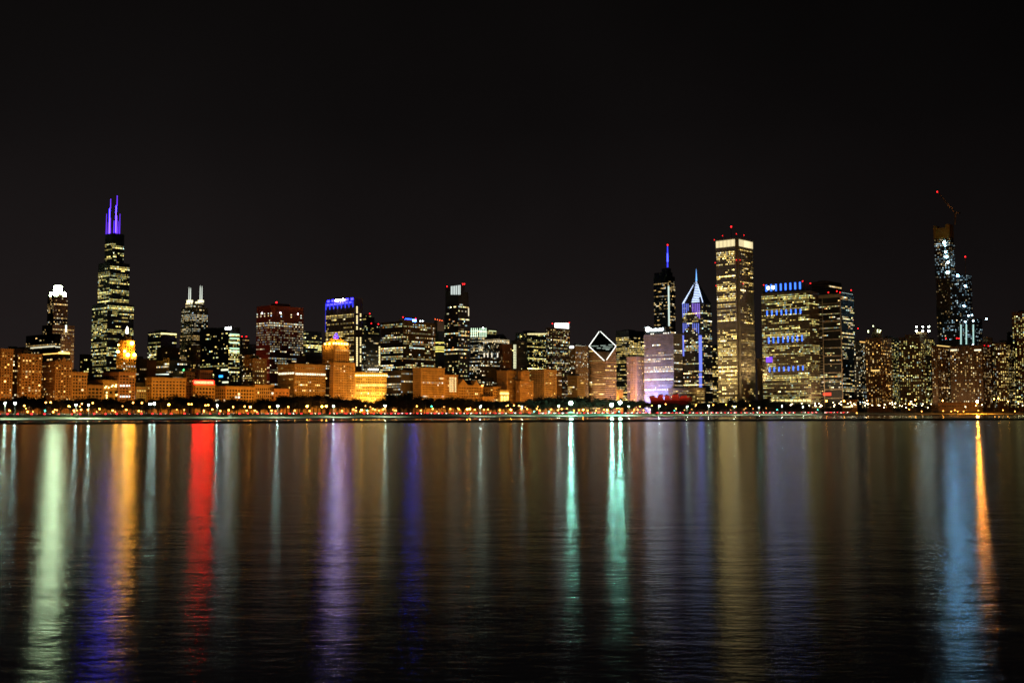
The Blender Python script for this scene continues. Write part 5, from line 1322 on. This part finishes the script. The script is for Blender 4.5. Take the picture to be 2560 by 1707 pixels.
for (ci, dr), it in items.items():
    number_labels(it, CARN[ci] + ' car ' + ('with red tail lights' if dr == 'n' else 'with headlights facing us') + ' below the {z}', 'car', 'cars on the lakefront road')

# ------------------------------------------------------------------ small things on the shore
def on_lawn(px, off):
    D = shore(px) + off; z = float(np.interp(off, [14, 30, 60, 84], [2.08, 2.4, 3.3, 4.3])); return Vector((ray(px, 1036).x * D, D, z))
sh = link('park_shelter', None); sh.location = on_lawn(1428, 30); sh.rotation_euler.z = -.2
tag(sh, 'small gabled park shelter under the green floodlight mast', 'shelter')
SHM = mat('shelter_green', (.16, .24, .19)); SHR = mat('shelter_roof', (.22, .30, .25))
for x in (-4, -1.4, 1.4, 4):
    for y in (-2.5, 2.5): G().box(x - .15, x + .15, y - .15, y + .15, -.3, 2.9).build('post', SHM, sh)
G().loft([[(-5, -3.2, 2.9), (5, -3.2, 2.9), (0, -3.2, 5.2)], [(-5, 3.2, 2.9), (5, 3.2, 2.9), (0, 3.2, 5.2)]]).build('gabled_roof', SHR, sh)
G().box(-3.6, 3.6, 1.6, 1.8, -.3, 2.4).build('back_wall', SHM, sh)
for px, off, lab in ((194, 20, 'grey equipment cabinet at the foot of a lamp post below the crowned tower'), (575, 20, 'grey equipment cabinet on the lawn below the black glass slab'), (1171, 22, 'dark equipment cabinet on the lawn below the slim black tower')):
    c = link('equipment_cabinet', None); c.location = on_lawn(px, off); tag(c, lab, 'cabinet')
    G().box(-1.3, 1.3, -.7, .7, -.3, 1.7).build('housing', mat('cabinet_grey', (.2, .22, .2)), c); G().box(-1.4, 1.4, -.8, .8, 1.71, 1.85).build('lid', DARKM, c)
    G().box(-.05, .05, -.74, -.705, .1, 1.5).build('door_seam', DARKM, c)
for px, off, lab in ((1877, 14, 'white maintenance trailer parked on the shore below the tallest white tower'), (2050, 40, 'pale green-lit kiosk by the road below the concrete frame tower')):
    c = link('maintenance_trailer' if px < 1900 else 'kiosk', None); c.location = on_lawn(px, off); tag(c, lab, 'trailer' if px < 1900 else 'kiosk')
    G().box(-3.2, 3.2, -1.2, 1.2, .5, 3.0).build('body', mat('trailer_white', (.5, .52, .48)), c); G().box(-3.4, 3.4, -1.4, 1.4, 3.01, 3.2).build('roof', DARKM, c)
    G().box(-.5, .5, -1.25, -1.205, .55, 2.5).build('door', STEEL, c)
    for x in (-2, 2): G().box(x - .4, x + .4, -.9, .9, -.3, .5).build('support', DARKM, c)

# red bandshell of curled metal sheets
pv = link('bandshell', None); pv.location = at(1672, 1003, 2130); pv.location.z = 6
tag(pv, 'red-lit bandshell of curling metal sheets at the foot of the blue-based office', 'bandshell')
RM = mat('brushed_steel_sheet', (.5, .45, .42), .4, .3)
def curl(x0, z0, w, h, lean, twist, y):
    n = 8; g = G(); f = []; bk = []
    for k in range(n + 1):
        t = k / n; zz = z0 + h * math.sin(t * 1.5); yy = y - 10 * math.sin(t * 2.4) * lean; xx = x0 + twist * t * t
        f.append([(xx, yy, zz), (xx + w * (1 - .45 * t), yy - 1.5 * t, zz + 2 * t)])
    for a, b_ in zip(f, f[1:]):
        g.quad(a[0], a[1], b_[1], b_[0]); g.quad(*[(p[0], p[1] + .5, p[2]) for p in (a[0], b_[0], b_[1], a[1])])
        g.quad(a[1], (a[1][0], a[1][1] + .5, a[1][2]), (b_[1][0], b_[1][1] + .5, b_[1][2]), b_[1]); g.quad(a[0], b_[0], (b_[0][0], b_[0][1] + .5, b_[0][2]), (a[0][0], a[0][1] + .5, a[0][2]))
    t = f[-1]; g.quad(t[0], t[1], (t[1][0], t[1][1] + .5, t[1][2]), (t[0][0], t[0][1] + .5, t[0][2]))
    return g.build('metal_sheet', RM, pv)
for a in [(q_[0], q_[1] + 21) + q_[2:] for q_ in ((-34, 0, 14, 8, .9, -4, 0), (-22, 1, 13, 10, .7, 3, 1), (-8, 1, 12, 9, 1.0, -3, -1), (4, 1, 15, 12, .8, 4, 0), (18, 1, 16, 9, 1.1, 5, 1), (30, 0, 12, 8, .7, 6, -2))]: curl(*a)
G().box(-32, 36, 2, 12, -1, 23).build('stage_house', mat('stage_dark', (.06, .05, .05)), pv)
for x in (-25, -8, 8, 26):
    ld = bpy.data.lights.new('stage_light', 'SPOT'); ld.energy = 5.5e3; ld.color = (1, .05, .02); ld.spot_size = 1.9; ld.spot_blend = .7; ld.shadow_soft_size = .5
    o = bpy.data.objects.new('stage_light', ld); COL.objects.link(o); o.parent = pv; o.location = (x, -20, 19.0)
    o.rotation_euler = (Vector((x, 0, 28)) - Vector(o.location)).to_track_quat('-Z', 'Y').to_euler()
